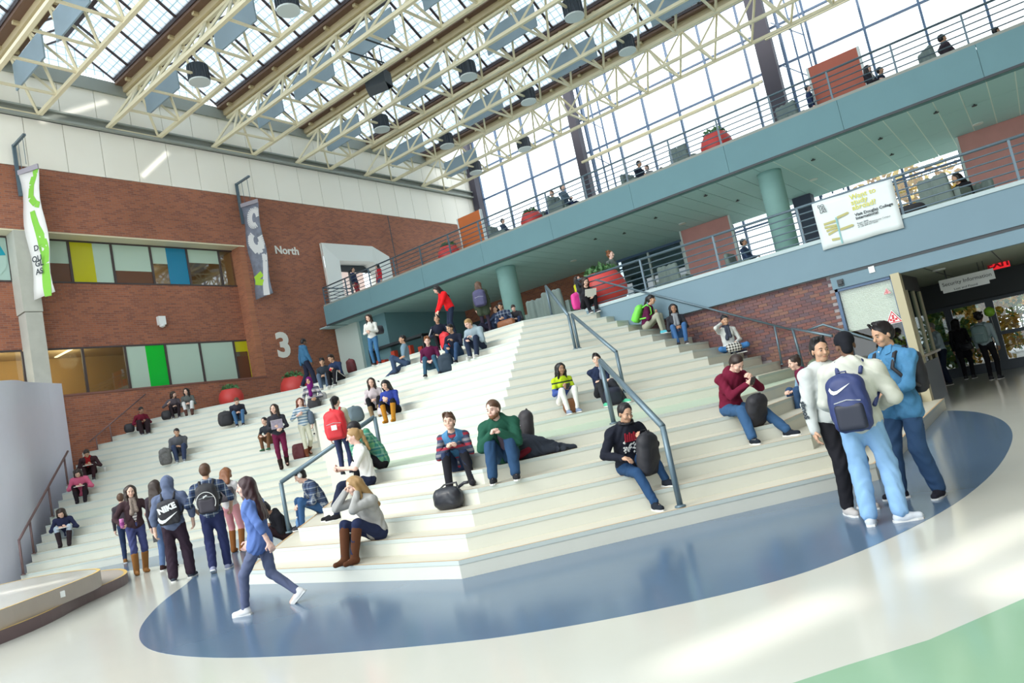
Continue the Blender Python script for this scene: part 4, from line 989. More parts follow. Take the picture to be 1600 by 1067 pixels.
def surface_nets(D, lo, h):
    D[0] = D[-1] = .1; D[:, 0] = D[:, -1] = .1; D[:, :, 0] = D[:, :, -1] = .1
    S = D < 0
    c = [S[i:S.shape[0] - 1 + i, j:S.shape[1] - 1 + j, k:S.shape[2] - 1 + k] for i in (0, 1) for j in (0, 1) for k in (0, 1)]
    cnt = sum(x.astype(np.int8) for x in c); act = (cnt > 0) & (cnt < 8)
    idx = np.argwhere(act)
    if len(idx) == 0: return np.zeros((0, 3)), np.zeros((0, 4), int)
    ids = np.full(act.shape, -1); ids[act] = np.arange(len(idx))
    offs = np.array([(i, j, k) for i in (0, 1) for j in (0, 1) for k in (0, 1)])
    vals = np.stack([D[idx[:, 0] + o[0], idx[:, 1] + o[1], idx[:, 2] + o[2]] for o in offs], 1)
    acc = np.zeros((len(idx), 3)); num = np.zeros(len(idx))
    for a in range(8):
        for b in range(a + 1, 8):
            if np.abs(offs[a] - offs[b]).sum() != 1: continue
            va, vb = vals[:, a], vals[:, b]; m = (va < 0) != (vb < 0)
            t = np.where(m, va / np.where(m, va - vb, 1), 0)
            acc += m[:, None] * (offs[a] + t[:, None] * (offs[b] - offs[a])); num += m
    V = lo + h * (idx + acc / num[:, None])
    Q = []
    for ax in range(3):
        u, v = (ax + 1) % 3, (ax + 2) % 3
        A = S; sh = list(S.shape)
        sa = [slice(None)] * 3; sb = [slice(None)] * 3; sa[ax] = slice(0, -1); sb[ax] = slice(1, None)
        e = np.argwhere(A[tuple(sa)] != A[tuple(sb)])
        e = e[(e[:, u] > 0) & (e[:, v] > 0)]
        if not len(e): continue
        flip = A[tuple(sa)][e[:, 0], e[:, 1], e[:, 2]]
        du = np.zeros(3, int); du[u] = 1; dv = np.zeros(3, int); dv[v] = 1
        g = lambda w: ids[w[:, 0], w[:, 1], w[:, 2]]
        q = np.stack([g(e - du - dv), g(e - dv), g(e), g(e - du)], 1)
        q[~flip] = q[~flip][:, ::-1]
        Q.append(q)
    return V, np.concatenate(Q)
def field_obj(name, pieces, m, parent, sm=True):
    vs, fs, o = [], [], 0
    for V, Q in pieces:
        if not len(V): continue
        vs.append(V); fs.append(Q + o); o += len(V)
    if not vs: return None
    V = np.concatenate(vs); Q = np.concatenate(fs)
    me = bpy.data.meshes.new(name)
    me.vertices.add(len(V)); me.vertices.foreach_set('co', V.astype(np.float32).ravel())
    me.loops.add(len(Q) * 4); me.loops.foreach_set('vertex_index', Q.astype(np.int32).ravel())
    me.polygons.add(len(Q)); me.polygons.foreach_set('loop_start', np.arange(0, len(Q) * 4, 4, dtype=np.int32))
    me.polygons.foreach_set('use_smooth', np.ones(len(Q), bool))
    me.materials.append(m); me.update(calc_edges=True); me.validate()
    return link(name, me, parent)
def rotm(yaw=0, pitch=0, roll=0):
    """columns: right, forward, up; pitch > 0 looks down, yaw > 0 turns to its left"""
    cy, sy = math.cos(yaw), math.sin(yaw); cx, sx = math.cos(-pitch), math.sin(-pitch); cr, sr = math.cos(roll), math.sin(roll)
    return np.array([[cy, -sy, 0], [sy, cy, 0], [0, 0, 1]]) @ np.array([[1, 0, 0], [0, cx, -sx], [0, sx, cx]]) @ np.array([[cr, 0, sr], [0, 1, 0], [-sr, 0, cr]])
def ik(a, t, l1, l2, pole):
    d = t - a; L = np.linalg.norm(d)
    if L > .995 * (l1 + l2): t = a + d / L * .995 * (l1 + l2); d = t - a; L = np.linalg.norm(d)
    x = (l1 * l1 - l2 * l2 + L * L) / (2 * L); hgt = math.sqrt(max(0, l1 * l1 - x * x)); u = d / L
    p = np.asarray(pole, float); p = nrm(p - u * (p @ u)); return a + u * x + p * hgt, t

SKIN = {'fair': (.72, .47, .37), 'tan': (.55, .33, .22), 'brown': (.36, .20, .13), 'dark': (.16, .085, .055), 'rose': (.76, .50, .42)}
HAIR = {'black': (.012, .010, .012), 'dark': (.03, .018, .014), 'brown': (.09, .045, .025), 'blond': (.36, .22, .09), 'auburn': (.13, .035, .02), 'ginger': (.20, .075, .028), 'grey': (.2, .19, .18), 'wine': (.035, .012, .016)}
M_eye = mat('eye_dark', (.02, .015, .012), .2); M_eyew = mat('eye_white', (.42, .40, .38), .4)
def cloth(c): return c if not isinstance(c, tuple) else mat('cloth_%d_%d_%d' % tuple(int(v * 999) for v in c), c, .85, spec=.15, noise=.10, nscale=9, bump=.25)
PEOPLE = []
def person(label, pos, yaw, pose, s=1.0, fem=False, skin='fair', hair=('short', 'dark'), top=((.3, .3, .3), 1.0), bottom=((.05, .07, .13), 1.0), shoe=(.05, .05, .06), boots=0,
           lean=0.0, tilt=0.0, twist=0.0, head=(0, 0), hands=None, feet=None, pelvis=None, detail=1, hood=None, open_front=None, scarf=None, long=0.0, gap=None, knee=None, elbow=None, group=None, cap=None, parts=None, bulk=0.0, hoodup=False):
    h = {2: .014, 1: .019, 0: .027}[detail]
    r = root('person', label, 'person', pos, yaw, group)
    r.scale = (s, s, s)
    w = .168 if fem else .188
    pz = .93
    if pelvis is None: pelvis = V3(0, 0, pz) if pose == 'stand' else V3(0, 0, .10)
    pelvis = np.asarray(pelvis, float)
    R = rotm(twist, lean, tilt); rt, fw, up = R[:, 0], R[:, 1], R[:, 2]
    Rp = rotm(twist * .3, lean * .35 if pose != 'stand' else lean * .6, tilt * .5)
    mid = pelvis + Rp[:, 2] * .20; nb = mid + up * .30 - fw * .012
    sh = {q: nb - up * .055 + rt * w * q for q in (-1, 1)}
    hip = {q: pelvis + Rp[:, 0] * .088 * q - Rp[:, 2] * .02 for q in (-1, 1)}
    HR = rotm(twist * .6 + head[0], head[1] + lean * .35, 0)
    nk = nb + up * .075 + fw * .012; hc = nk + HR[:, 2] * .115 + HR[:, 1] * .025
    if hands is None: hands = {-1: (-.24, .06, pelvis[2] - .10), 1: (.24, .06, pelvis[2] - .10)}
    if feet is None: feet = {-1: (-.10, .02, .085, .12), 1: (.10, .0, .085, -.12)} if pose == 'stand' else {-1: (-.10, .42, -.305, .05), 1: (.10, .42, -.305, -.05)}
    el, ha, kn, an = {}, {}, {}, {}
    for q in (-1, 1):
        po = (elbow or {}).get(q, (.75 * q, -.6, -.5))
        el[q], ha[q] = ik(sh[q], np.asarray(hands[q][:3], float), .285, .255, po)
        kp = (knee or {}).get(q, (.12 * q, 1.0, .35 if pose != 'stand' else .1))
        kn[q], an[q] = ik(hip[q], np.asarray(feet[q][:3], float), .43, .415, kp)
    t_ = .006 + bulk
    # ---- body
    B = Field()
    ck = .05
    chest = mid + up * .17; 
    B.ell(chest, R, (.150 if not fem else .135, .100, .19), ck); B.ell(mid, R, (.125, .090, .16), ck); B.ell(pelvis + Rp[:, 2] * .02, Rp, (.150, .105, .125), ck)
    for q in (-1, 1):
        B.cone(nb - up * .03 + rt * .05 * q, sh[q], .05, .052, .04); B.cone(sh[q], el[q], .046, .037, .03); B.cone(el[q], ha[q], .037, .026, .02)
        B.cone(hip[q], kn[q], .070, .048, .04); B.cone(kn[q], an[q], .050, .036, .02); B.cone(kn[q] + (an[q] - kn[q]) * .2, kn[q] + (an[q] - kn[q]) * .5, .05, .043, .03)
        fy = feet[q][3] if len(feet[q]) > 3 else 0; fd = V3(math.sin(-fy), math.cos(fy), feet[q][4] if len(feet[q]) > 4 else 0.0); fd = nrm(fd)
        B.cone(an[q] - V3(0, 0, .03), an[q] + fd * .13 - V3(0, 0, .045), .036, .028, .02)
    B.cone(nb - up * .02, nk + HR[:, 2] * .02, .050, .048, .03)
    pieces = [B.mesh(max(h, .022))]
    # ---- head
    Hd = Field(); P = lambda x, y, z: hc + HR @ V3(x, y, z)
    Hd.ell(P(0, -.008, .035), HR, (.074, .094, .082), .02); Hd.ell(P(0, .018, -.035), HR, (.056, .070, .070), .03); Hd.ell(P(0, .048, -.088), HR, (.030, .028, .022), .03)
    Hd.cone(P(0, .090, .006), P(0, .108, -.026), .008, .013, .012); Hd.cone(P(-.03, .080, .022), P(.03, .080, .022), .010, .010, .015)
    for q in (-1, 1):
        Hd.ell(P(.074 * q, -.008, -.012), HR @ rotm(-.3 * q), (.010, .020, .031), .008); Hd.ell(P(.042 * q, .062, -.03), HR, (.022, .022, .022), .02)
    Hd.cone(nk - up * .05, P(0, -.012, -.05), .047, .048, .02)
    for q in (-1, 1): Hd.ell(P(.031 * q, .100, .004), HR, (.015, .0135, .008), .01, True)
    pieces.append(Hd.mesh({2: .0075, 1: .010, 0: .014}[detail]))
    # ---- hands: palm, four fingers of unequal length, thumb
    for q in (-1, 1):
        hd = nrm(ha[q] - el[q]); pal = nrm(np.asarray(hands[q][3:6], float)) if len(hands[q]) >= 6 else nrm(V3(-q * .8, .25, -.2))
        pal = nrm(pal - hd * (pal @ hd)); sd = np.cross(hd, pal) ; 
        if sd @ fw < 0 and abs(hd[2]) > .5: sd = -sd
        if abs(hd[2]) <= .5 and sd @ (-rt * q) < 0: sd = -sd
        cu = hands[q][6] if len(hands[q]) > 6 else .55
        G = Field(); wr = ha[q]
        G.cone(el[q] + (wr - el[q]) * .72, wr, .030, .025, .012); G.cone(wr, wr + hd * .05, .025, .028, .012)
        for j, (o, L) in enumerate(((.030, .070), (.010, .078), (-.010, .073), (-.028, .058))):
            kx = wr + hd * .085 + sd * o; G.cone(wr + hd * .02 + sd * o * .7, kx, .017, .0135, .012)
            d1 = nrm(hd * math.cos(cu * .8) + pal * math.sin(cu * .8)); d2 = nrm(hd * math.cos(cu * 1.9) + pal * math.sin(cu * 1.9))
            m1 = kx + d1 * L * .5; G.cone(kx, m1, .0105, .0095, .004); G.cone(m1, m1 + d2 * L * .5, .0095, .0080, .004)
        tb = wr + hd * .025 + sd * .030; tm = tb + nrm(sd * .8 + hd * .6 + pal * .45) * .040; G.cone(tb, tm, .014, .0115, .008); G.cone(tm, tm + nrm(hd * .85 + pal * .5) * .032, .0115, .009, .004)
        pieces.append(G.mesh({2: .0052, 1: .0072, 0: .011}[detail]))
    sk = mat('skin_' + skin, SKIN[skin], .5, spec=.3, noise=.06, nscale=14)
    field_obj('body', pieces, sk, r)
    # ---- face details
    if detail >= 1:
        mb = MB()
        for q in (-1, 1):
            c = P(.031 * q, .0835, .004); mb.cur = 0; mb.ball(tuple(c), (.0085, .0085, .0065), 8, 6); mb.cur = 1; mb.ball(tuple(c + HR @ V3(0, .0045, 0)), .0062, 8, 6)
        mb.build('eyes', [M_eyew, M_eye], r, True)
        hm_ = mat('hair_' + hair[1], HAIR[hair[1]], .45, spec=.4)
        mb = MB()
        for q in (-1, 1): mb.tube([tuple(P(.016 * q, .091, .024)), tuple(P(.032 * q, .090, .029)), tuple(P(.048 * q, .079, .024))], [.0035, .0042, .002], 6)
        mb.build('eyebrows', hm_, r, True)
        MB().ball((0, 0, 0), 1, 8, 6).build('lips', mat('lips_' + skin, tuple(v * f for v, f in zip(SKIN[skin], (.85, .55, .55))), .45), r, True).matrix_local = Matrix(np.vstack([np.column_stack([HR * np.array([.022, .008, .0075]), P(0, .079, -.060)]), [0, 0, 0, 1]]).tolist())
    # ---- top
    if top:
        tm_, sl = cloth(top[0]), top[1]
        T = Field(); e = .016 + t_
        T.ell(chest, R, ((.150 if not fem else .135) + e, .100 + e, .18 + e), ck); T.ell(mid, R, (.128 + e, .092 + e, .15 + e), ck); T.ell(pelvis + Rp[:, 2] * .03, Rp, (.145 + e, .104 + e, .105 + e), ck)
        if fem:
            for q in (-1, 1): T.ell(chest + rt * .065 * q + fw * .085 - up * .01, R, (.06, .045, .058), .04)
        if long:
            for q in (-1, 1): T.cone(hip[q], hip[q] + (kn[q] - hip[q]) * long, .095 + t_, .10 + t_, .05)
        for q in (-1, 1):
            T.cone(nb - up * .035 + rt * .05 * q, sh[q] - up * .004, .056 + t_, .058 + t_, .04)
            if sl > 0:
                u = min(1, sl / .5); T.cone(sh[q], sh[q] + (el[q] - sh[q]) * u, .050 + t_, .048 + t_ * .8 - .006 * u, .03)
                if sl > .5: u = (sl - .5) / .5; T.cone(el[q], el[q] + (ha[q] - el[q]) * u, .042 + t_ * .8, .042 + t_ * .6 - .010 * u, .02)
        if hood is not None:
            T.ell(nb - fw * .075 + up * .02, R, (.105, .055, .07), .04)
            T.cone(nb + rt * .085 - up * .0 - fw * .02, nb + fw * .085 - up * .05, .035, .025, .03); T.cone(nb - rt * .085 - fw * .02, nb + fw * .085 - up * .05, .035, .025, .03)
        T.ell(nk + up * .045 + fw * .01, R, (.058, .062, .085), .01, True)
        if hoodup: T.ell(P(0, -.02, .02), HR, (.105, .125, .125), .03); T.ell(P(0, .10, -.02), HR, (.062, .08, .095), .01, True); T.cone(nb, P(0, -.03, -.06), .095, .09, .04)
        if open_front is not None: T.ell(mid + up * .09 + fw * (.155 + bulk), R, (.046, .085, .36), .012, True)
        to = field_obj('top', [T.mesh(h, wr=(0, .0042, .006)[detail])], tm_, r)
        if open_front is not None:      # an inner shirt seen between the open sides
            I = Field(); I.ell(chest + fw * .006, R, (.12, .104 + t_, .19), .03); I.ell(mid + fw * .006, R, (.11, .098 + t_, .17), .03); I.ell(nb - up * .02 + fw * .03, R, (.055, .075, .07), .03); I.ell(nk + up * .045 + fw * .01, R, (.056, .06, .085), .01, True)
            field_obj('inner_shirt', [I.mesh(h)], cloth(open_front), to)
    if scarf is not None:
        C_ = Field()
        C_.ell(nb + up * .045 + fw * .01, R, (.095, .095, .045), .02); C_.cone(nb + fw * .09 + rt * .03, mid + fw * .125 + rt * .05 + up * .06, .035, .045, .02); C_.cone(nb + fw * .09 - rt * .03, mid + fw * .125 - rt * .04 + up * .10, .035, .04, .02)
        field_obj('scarf', [C_.mesh(h)], cloth(scarf), r)
    # ---- bottom
    if bottom:
        bm_, fr = cloth(bottom[0]), bottom[1]
        L = Field(); e = .012; wd = bottom[2] if len(bottom) > 2 else 0.0
        L.ell(pelvis + Rp[:, 2] * .01, Rp, (.148 + e, .106 + e, .116 + e), ck)
        for q in (-1, 1):
            L.cone(hip[q], kn[q], .076 + e + wd * .4, .052 + e + wd * .6, .04)
            L.cone(kn[q], kn[q] + (an[q] - kn[q]) * min(fr, .96), .052 + e + wd, .042 + e * .6 + wd, .02)
        field_obj('trousers', [L.mesh(h, wr=(0, .0034, .005)[detail])], bm_, r)
    # ---- shoes
    for q in (-1, 1):
        fy = feet[q][3] if len(feet[q]) > 3 else 0; fd = nrm(V3(math.sin(-fy), math.cos(fy), feet[q][4] if len(feet[q]) > 4 else 0.0)); s_ = nrm(np.cross(fd, V3(0, 0, 1))); u_ = np.cross(s_, fd)
        a = an[q]; K = Field(); F_ = np.column_stack([s_, fd, u_])
        K.cone(a - fd * .03 - u_ * .048, a + fd * .05 - u_ * .045, .040, .040, .02); K.cone(a + fd * .03 - u_ * .05, a + fd * .145 - u_ * .052, .042, .034, .03); K.cone(a - fd * .01 + u_ * .0, a - fd * .01 - u_ * .04, .044, .04, .03)
        if boots: K.cone(a - u_ * .01, a + (kn[q] - a) * boots, .052, .066, .02)
        K.cut(a - u_ * .083, -u_)
        so = field_obj('boot' if boots else 'shoe', [K.mesh(h * .75)], cloth(shoe), r)
        if detail >= 1 and not boots:
            mb = MB(); ring = []
            for (x, y) in ((-.034, -.07), (-.042, -.03), (-.042, .06), (-.044, .12), (-.03, .165), (0, .182), (.03, .165), (.044, .12), (.042, .06), (.042, -.03), (.034, -.07), (0, -.078)): ring.append((x, y))
            n = len(ring); vs = [tuple(a + s_ * x + fd * y + u_ * z) for z in (-.085, -.066) for x, y in ring]
            mb.add(vs, [tuple(range(n))[::-1], tuple(range(n, 2 * n))] + [(i, (i + 1) % n, n + (i + 1) % n, n + i) for i in range(n)]); mb.build('sole', M_sole if detail else M_sole, so)
    # ---- hair
    hs, hcol = hair
    if hs != 'none':
        hm_ = mat('hair_' + hcol, HAIR[hcol], .45, spec=.4, noise=.25, nscale=30) if hs not in ('hijab', 'beanie') else cloth(cap)
        A = Field(); hh = {2: .010, 1: .013, 0: .018}[detail]
        if hs == 'hijab':
            A.ell(P(0, -.012, .02), HR, (.092, .110, .110), .02); A.cone(P(0, -.02, -.06), nb + fw * .02, .085, .105, .04); A.ell(P(0, .10, -.015), HR, (.056, .07, .082), .01, True); A.cone(nb + fw * .07, mid + fw * .12 + up * .05, .075, .055, .04)
        elif hs == 'beanie':
            A.ell(P(0, -.012, .050), HR, (.088, .108, .084), .02); A.cut(P(0, .0, .012), HR @ V3(0, .25, -1)); A.cone(P(0, -.08, .0), P(0, -.07, -.045), .05, .05, .02)
        else:
            A.ell(P(0, -.021, .046), HR, (.083, .101, .085), .02); A.ell(P(0, -.048, .0), HR, (.079, .070, .088), .03)
            if hs == 'quiff':
                rq = random.Random(len(label))
                for _ in range(34):
                    x_, y_ = rq.uniform(-.055, .055), rq.uniform(-.05, .06); A.cone(P(x_, y_ - .012, .085), P(x_ * 1.08, y_ + .008, .120 + rq.uniform(0, .018) + .10 * y_ - 4 * x_ * x_), .020, .011, .012)
            if hs == 'curly':
                rn = random.Random(len(label))
                for _ in range(26):
                    a_ = rn.random() * 6.28; z_ = rn.random() * .16 - .05; A.ell(P(.085 * math.cos(a_), -.03 + .09 * min(.3, math.sin(a_)), .03 + z_), HR, (.026, .026, .026), .012)
            if hs in ('long', 'longf', 'bob'):
                L = {'long': .36, 'longf': .30, 'bob': .12}[hs]
                bk = nb - fw * .10
                for x in (-.055, 0, .055):
                    A.cone(P(x, -.055, .02), bk + rt * x * 1.5 - up * (L - .12), .058, .040, .05)
                for q in (-1, 1):
                    A.cone(P(.074 * q, .0, .03), P(.076 * q, .012, -.07), .026, .030, .03)
                    if hs != 'bob': A.cone(P(.076 * q, .0, -.06), (nb + fw * .085 + rt * .085 * q - up * (L - .14)) if hs == 'longf' else (nb - fw * .02 + rt * .10 * q - up * .06), .032, .026, .03)
            if hs in ('bun', 'pony'):
                A.ell(P(0, -.09, .095) if hs == 'bun' else P(0, -.12, .035), HR, (.040, .040, .040), .02)
                if hs == 'pony': A.cone(P(0, -.125, .03), nb - fw * .13 - up * .08, .036, .022, .02)
            A.ell(P(0, .100, -.042), HR, (.062, .078, .088), .01, True)
            if hs in ('short', 'quiff', 'curly', 'bun', 'pony', 'buzz'):
                for q in (-1, 1): A.ell(P(.085 * q, .018, -.035), HR, (.03, .045, .045), .01, True)
                A.cut(P(0, 0, -.075), HR @ V3(0, 0, -1)) if hs not in ('pony',) else None
        field_obj({'hijab': 'headscarf', 'beanie': 'cap'}.get(hs, 'hair'), [A.mesh(hh, wr=.0 if hs in ('hijab', 'beanie') else .0035)], hm_, r)
    J = dict(root=r, sh=sh, el=el, ha=ha, kn=kn, an=an, hip=hip, nb=nb, mid=mid, chest=chest, R=R, hc=hc, HR=HR, pelvis=pelvis, s=s)
    if parts: parts(J)
    return J
M_sole = mat('sole_white', (.72, .73, .72), .6)
def wpt(J, p):
    return J['root'].matrix_basis @ Vector(tuple(p))
# ---- bags
def bag_obj(label, cat, loc, yaw, size, m, pitch=0.0, detail=1, kind='backpack', extra=None, roll=0.0, name=None):
    """backpack: x width, y depth (its back is at +y), z height; origin at the centre of its base"""
    w, d, hgt = size; r = root(name or kind, label, cat, tuple(loc)); r.rotation_euler = (pitch, roll, yaw)
    h = {2: .016, 1: .022, 0: .03}[detail]; I = np.eye(3)
    Bf = Field(); e = min(w, d, hgt) * .42
    Bf.box((0, 0, hgt * .46), I, (w * .47, d * .44, hgt * .46), e, .05)
    Bf.ell((0, -d * .06, hgt * .42), I, (w * .50, d * .50, hgt * .44), .05)
    if kind in ('backpack', 'drawstring_bag'): Bf.ell((0, .02 * d, hgt * .80), I, (w * .40, d * .44, hgt * .19), .06)
    Bf.cut((0, 0, .004), (0, 0, -1))
    field_obj('pack', [Bf.mesh(h, wr=.004)], m, r)
    if kind == 'backpack':
        Pf = Field(); Pf.box((0, -d * .40, hgt * .27), I, (w * .37, d * .20, hgt * .23), d * .18, .03); p = field_obj('front_pocket', [Pf.mesh(h)], extra or m, r)
        mb = MB().tube([(-w * .33, -d * .50, hgt * .52), (0, -d * .58, hgt * .56), (w * .33, -d * .50, hgt * .52)], .005, 5); mb.build('zip', M_zip, r)
        MB().tube([(-.03, d * .2, hgt * .93), (-.03, d * .1, hgt * 1.02), (.03, d * .1, hgt * 1.02), (.03, d * .2, hgt * .93)], .008, 6).build('grab_handle', m, r)
    return r
M_zip = mat('zip_grey', (.4, .42, .45), .4)
def straps(r, pts_list, m, rad=.016):
    for pts in pts_list: MB().tube(pts, rad, 6).build('strap', m, r, True)
def worn_backpack(J, label, size, m, extra=None, detail=1, drop=.0, off=.0, out=.012, kind='backpack', name=None):
    """backpack on the back of a person: base point behind the pelvis"""
    s = J['s']; R = J['R']; base = J['nb'] - R[:, 2] * (size[2] / s * .96 + .02 + drop) - R[:, 1] * (.13 + size[1] / s / 2 + off)
    w = wpt(J, base); r = J['root']
    lean = math.atan2(R[2, 1], R[2, 2])
    b = bag_obj(label, 'backpack' if kind == 'backpack' else 'bag', w, r.rotation_euler.z + math.atan2(R[1, 0], R[0, 0]), size, m, lean, detail, kind, extra, name=name)
    inv = b.matrix_basis.inverted()
    L = lambda p: tuple(inv @ wpt(J, p))
    nb, rt, fw, up = J['nb'], R[:, 0], R[:, 1], R[:, 2]
    straps(b, [[L(nb - fw * .14 + rt * .09 * q - up * .07), L(nb - fw * .05 + rt * .105 * q + up * .035), L(nb + fw * (.06 + out) + rt * .115 * q - up * .01), L(nb + fw * (.128 + out) + rt * .12 * q - up * .14), L(nb + fw * (.07 + out) + rt * (.17 + out) * q - up * .27), L(nb - fw * .10 + rt * .16 * q - up * .36)] for q in (-1, 1)], m, .02)
    return b
def prop_at(label, cat, name, loc, build, yaw=0.0, rot=None):
    r = root(name, label, cat, tuple(loc), yaw)
    if rot: r.rotation_euler = rot
    build(r); return r
M_screen = mat('phone_dark', (.02, .02, .025), .15); M_phonew = mat('phone_white', (.7, .7, .72), .25); M_paper = mat('paper', (.78, .77, .72), .7)
def phone(J, q, label, m=None, tilt=0.6):
    r = J['root']; hd = nrm(J['ha'][q] - J['el'][q]); p = J['ha'][q] + hd * .085 + J['R'][:, 1] * .02 + J['R'][:, 2] * .015
    def b(o): MB().box((-.035, -.006, -.06), (.035, .006, .06)).build('case', m or M_screen, o); MB().box((-.031, -.0075, -.052), (.031, -.006, .052)).build('screen', M_screen, o)
    return prop_at(label, 'phone', 'phone', wpt(J, p), b, rot=(-tilt, 0, r.rotation_euler.z))
# ---- where things stand: a pixel of the contact point plus the surface under it
RN = np.array([-1, 1, 0]) / math.sqrt(2); LNV = np.array([-.6, .8, 0]); XN = np.array([0, 1, 0]); SN = np.array([1, 1, 0]) / math.sqrt(2); TN = np.array([-1, 0, 0])
def surf_c(f, k):
    return {'R': (RN, CR(k)), 'X': (XN, Yk(k)), 'L': (LNV, CL(k)), 'T': (TN, -XT(k)), 'S': (SN, SK(k) / math.sqrt(2))}[f]
def seat_T(u, v, y=15.72):
    p = px_y(u, v, y); k = int(min(20, max(1, round(p[2] / HS)))); return np.array([XT(k) - .10, y, HS * k]), k
def on_step(u, v, f, back=.17, ks=None):
    """level whose tread, `back` behind its edge, is hit best by the pixel"""
    best = None
    for k in (ks or range(1, NL + 1)):
        n, c = surf_c(f, k); p = px_plane(u, v, n, c + back); e = abs(p[2] - HS * k)
        if (W2C @ (p - EYEP))[2] < 3: continue
        if best is None or e < best[0]: best = (e, k, p)
    e, k, p = best; p = p.copy(); p[2] = HS * k; return p, k
def face(pos, deg):
    """heading for a person at pos: 0 looks at the camera, 90 to the picture's right, 180 away"""
    az = math.atan2(-pos[1], -pos[0]); return az + math.radians(deg) - PI / 2
# ------------------------------------------------------------------ the people in the photograph
DOWN = {'R': -135.0, 'X': 180.0, 'L': math.degrees(math.atan2(-.8, .6)) - 90, 'T': -90.0, 'S': 135.0}
SEATF = {-1: (-.10, .60, -.305, .05), 1: (.10, .60, -.305, -.05)}
NEARF = {-1: (-.10, .40, -.11, .05), 1: (.10, .40, -.11, -.05)}
LAP = {-1: (-.055, .31, .28, .5, .3, -.6, .8), 1: (.055, .31, .28, -.5, .3, -.6, .8)}
KNEES = {-1: (-.14, .36, .29, .1, .1, -1, .5), 1: (.14, .36, .29, -.1, .1, -1, .5)}
PHONE = {-1: (-.045, .30, .36, .4, -.6, .3, .8), 1: (.05, .29, .34, -.4, -.6, .3, .8)}
BOOK = {-1: (-.12, .33, .30, .3, 0, .7, .6), 1: (.12, .30, .31, -.3, 0, -.8, .6)}
JEAN, DJEAN, LJEAN, NAVY, BLACK, CHAR = (.035, .075, .16), (.025, .04, .09), (.25, .42, .62), (.02, .03, .06), (.014, .014, .018), (.03, .032, .04)
def mk(c, *r): return [(p, q) for p, q in zip(r, c)]
M_bplaid = bands('cloth_blue_plaid', [(0, (.03, .05, .10)), (.35, (.38, .42, .46)), (.5, (.06, .09, .17)), (.8, (.015, .02, .05))], .11, 'Z', plaid='X')
M_gplaid = bands('cloth_green_plaid', [(0, (.05, .25, .17)), (.4, (.16, .36, .18)), (.6, (.03, .15, .16)), (.8, (.25, .42, .32))], .12, 'Z', plaid='X')
M_rugby = bands('cloth_yellow_blue', [(0, (.05, .09, .30)), (.58, (.05, .09, .30)), (.60, (.45, .60, .02)), (.75, (.03, .05, .03)), (.80, (.45, .60, .02))], .62, 'Z')
M_greyst = bands('cloth_grey_stripe', [(0, (.50, .46, .46)), (.32, (.16, .17, .22)), (.62, (.025, .025, .04)), (.8, (.3, .3, .35))], .16, 'Z')
M_bluest = bands('cloth_blue_stripe', [(0, (.55, .60, .62)), (.5, (.16, .26, .36))], .085, 'Z')
M_bwst = bands('cloth_white_stripe', [(0, (.66, .64, .62)), (.72, (.03, .03, .05))], .055, 'Z')
M_ani = mat('cloth_leopard', (.24, .19, .16), .9, noise=.95, nscale=60)
M_jac = bands('cloth_knit_band', [(0, (.06, .07, .12)), (.3, (.30, .03, .05)), (.55, (.05, .06, .1)), (.75, (.22, .22, .24))], .15, 'Z')
M_denim = mat('cloth_denim', (.055, .20, .38), .8, noise=.22, nscale=22, bump=.3)
M_print = mat('cloth_print', (.45, .45, .47), .8, noise=.9, nscale=45)
M_bk = mat('pack_black', (.018, .018, .024), .6, noise=.15, nscale=12)
M_navyp = mat('pack_navy', (.025, .04, .14), .55, noise=.08, nscale=14)
M_navyd = mat('pack_navy_dark', (.012, .016, .035), .5)
M_redp = mat('pack_red', (.62, .02, .03), .55)
M_lth = mat('leather_dark', (.02, .022, .03), .32, noise=.2, nscale=10, bump=.2)
LOG = []
def seat(label, u, v, f, turn=0.0, back=.10, ks=None, **kw):
    p, k = seat_T(u, v) if f == 'T' and ks is None else on_step(u, v, f, back, ks)
    kw.setdefault('feet', NEARF); kw.setdefault('hands', LAP); kw['lean'] = kw.get('lean', .25) + (.18 if kw['feet'] is NEARF else 0); LOG.append((label[:40], f, k, [round(float(x), 2) for x in p], round(float((W2C @ (p - EYEP))[2]), 1)))
    return person(label, tuple(p), math.radians(DOWN[f] + turn), 'sit', **kw)
def stand(label, u, v, f, deg, **kw):
    if isinstance(f, (int, float)): p = px_z(u, v, f)
    else: p, k = on_step(u, v, f, .2)
    return person(label, tuple(p), face(p, deg), 'stand', **kw)

# --- three men standing on the right
def swoosh(parent, M, s, m, name='emblem'):
    top = [(-.50, .10), (-.46, -.08), (-.36, -.17), (-.20, -.16), (.05, -.05), (.52, .20)]
    bot = [(-.42, .22), (-.37, .06), (-.29, 0), (-.15, -.01), (.05, .06), (.52, .20)]
    mb = MB(); n = len(top)
    mb.add([(x * s, y * s, 0) for x, y in top] + [(x * s, y * s, 0) for x, y in bot], [(i, i + 1, n + i + 1, n + i) for i in range(n - 1)])
    o = mb.build(name, m, parent); o.matrix_local = M; return o
J = stand('smiling man in pale grey hoodie and black trousers facing two friends on the right', 1338, 799, 0.0, 38, tilt=-.05, s=1.0, skin='tan', hair=('quiff', 'black'), top=((.52, .55, .54), 1.0), bottom=(BLACK, 1.0, .012), shoe=(.45, .43, .42),
          head=(-.25, .12), hands={1: (.27, .03, .82, -.7, .4, 0, .5), -1: (-.20, .26, .98, .6, 0, -.5, .7)}, feet={1: (.13, .06, .085, -.25), -1: (-.12, -.02, .085, .1)}, detail=2, hood=1, open_front=(.10, .50, .55), bulk=.022)
g = J['ha'][1] + (J['el'][1] - J['ha'][1]) * .1
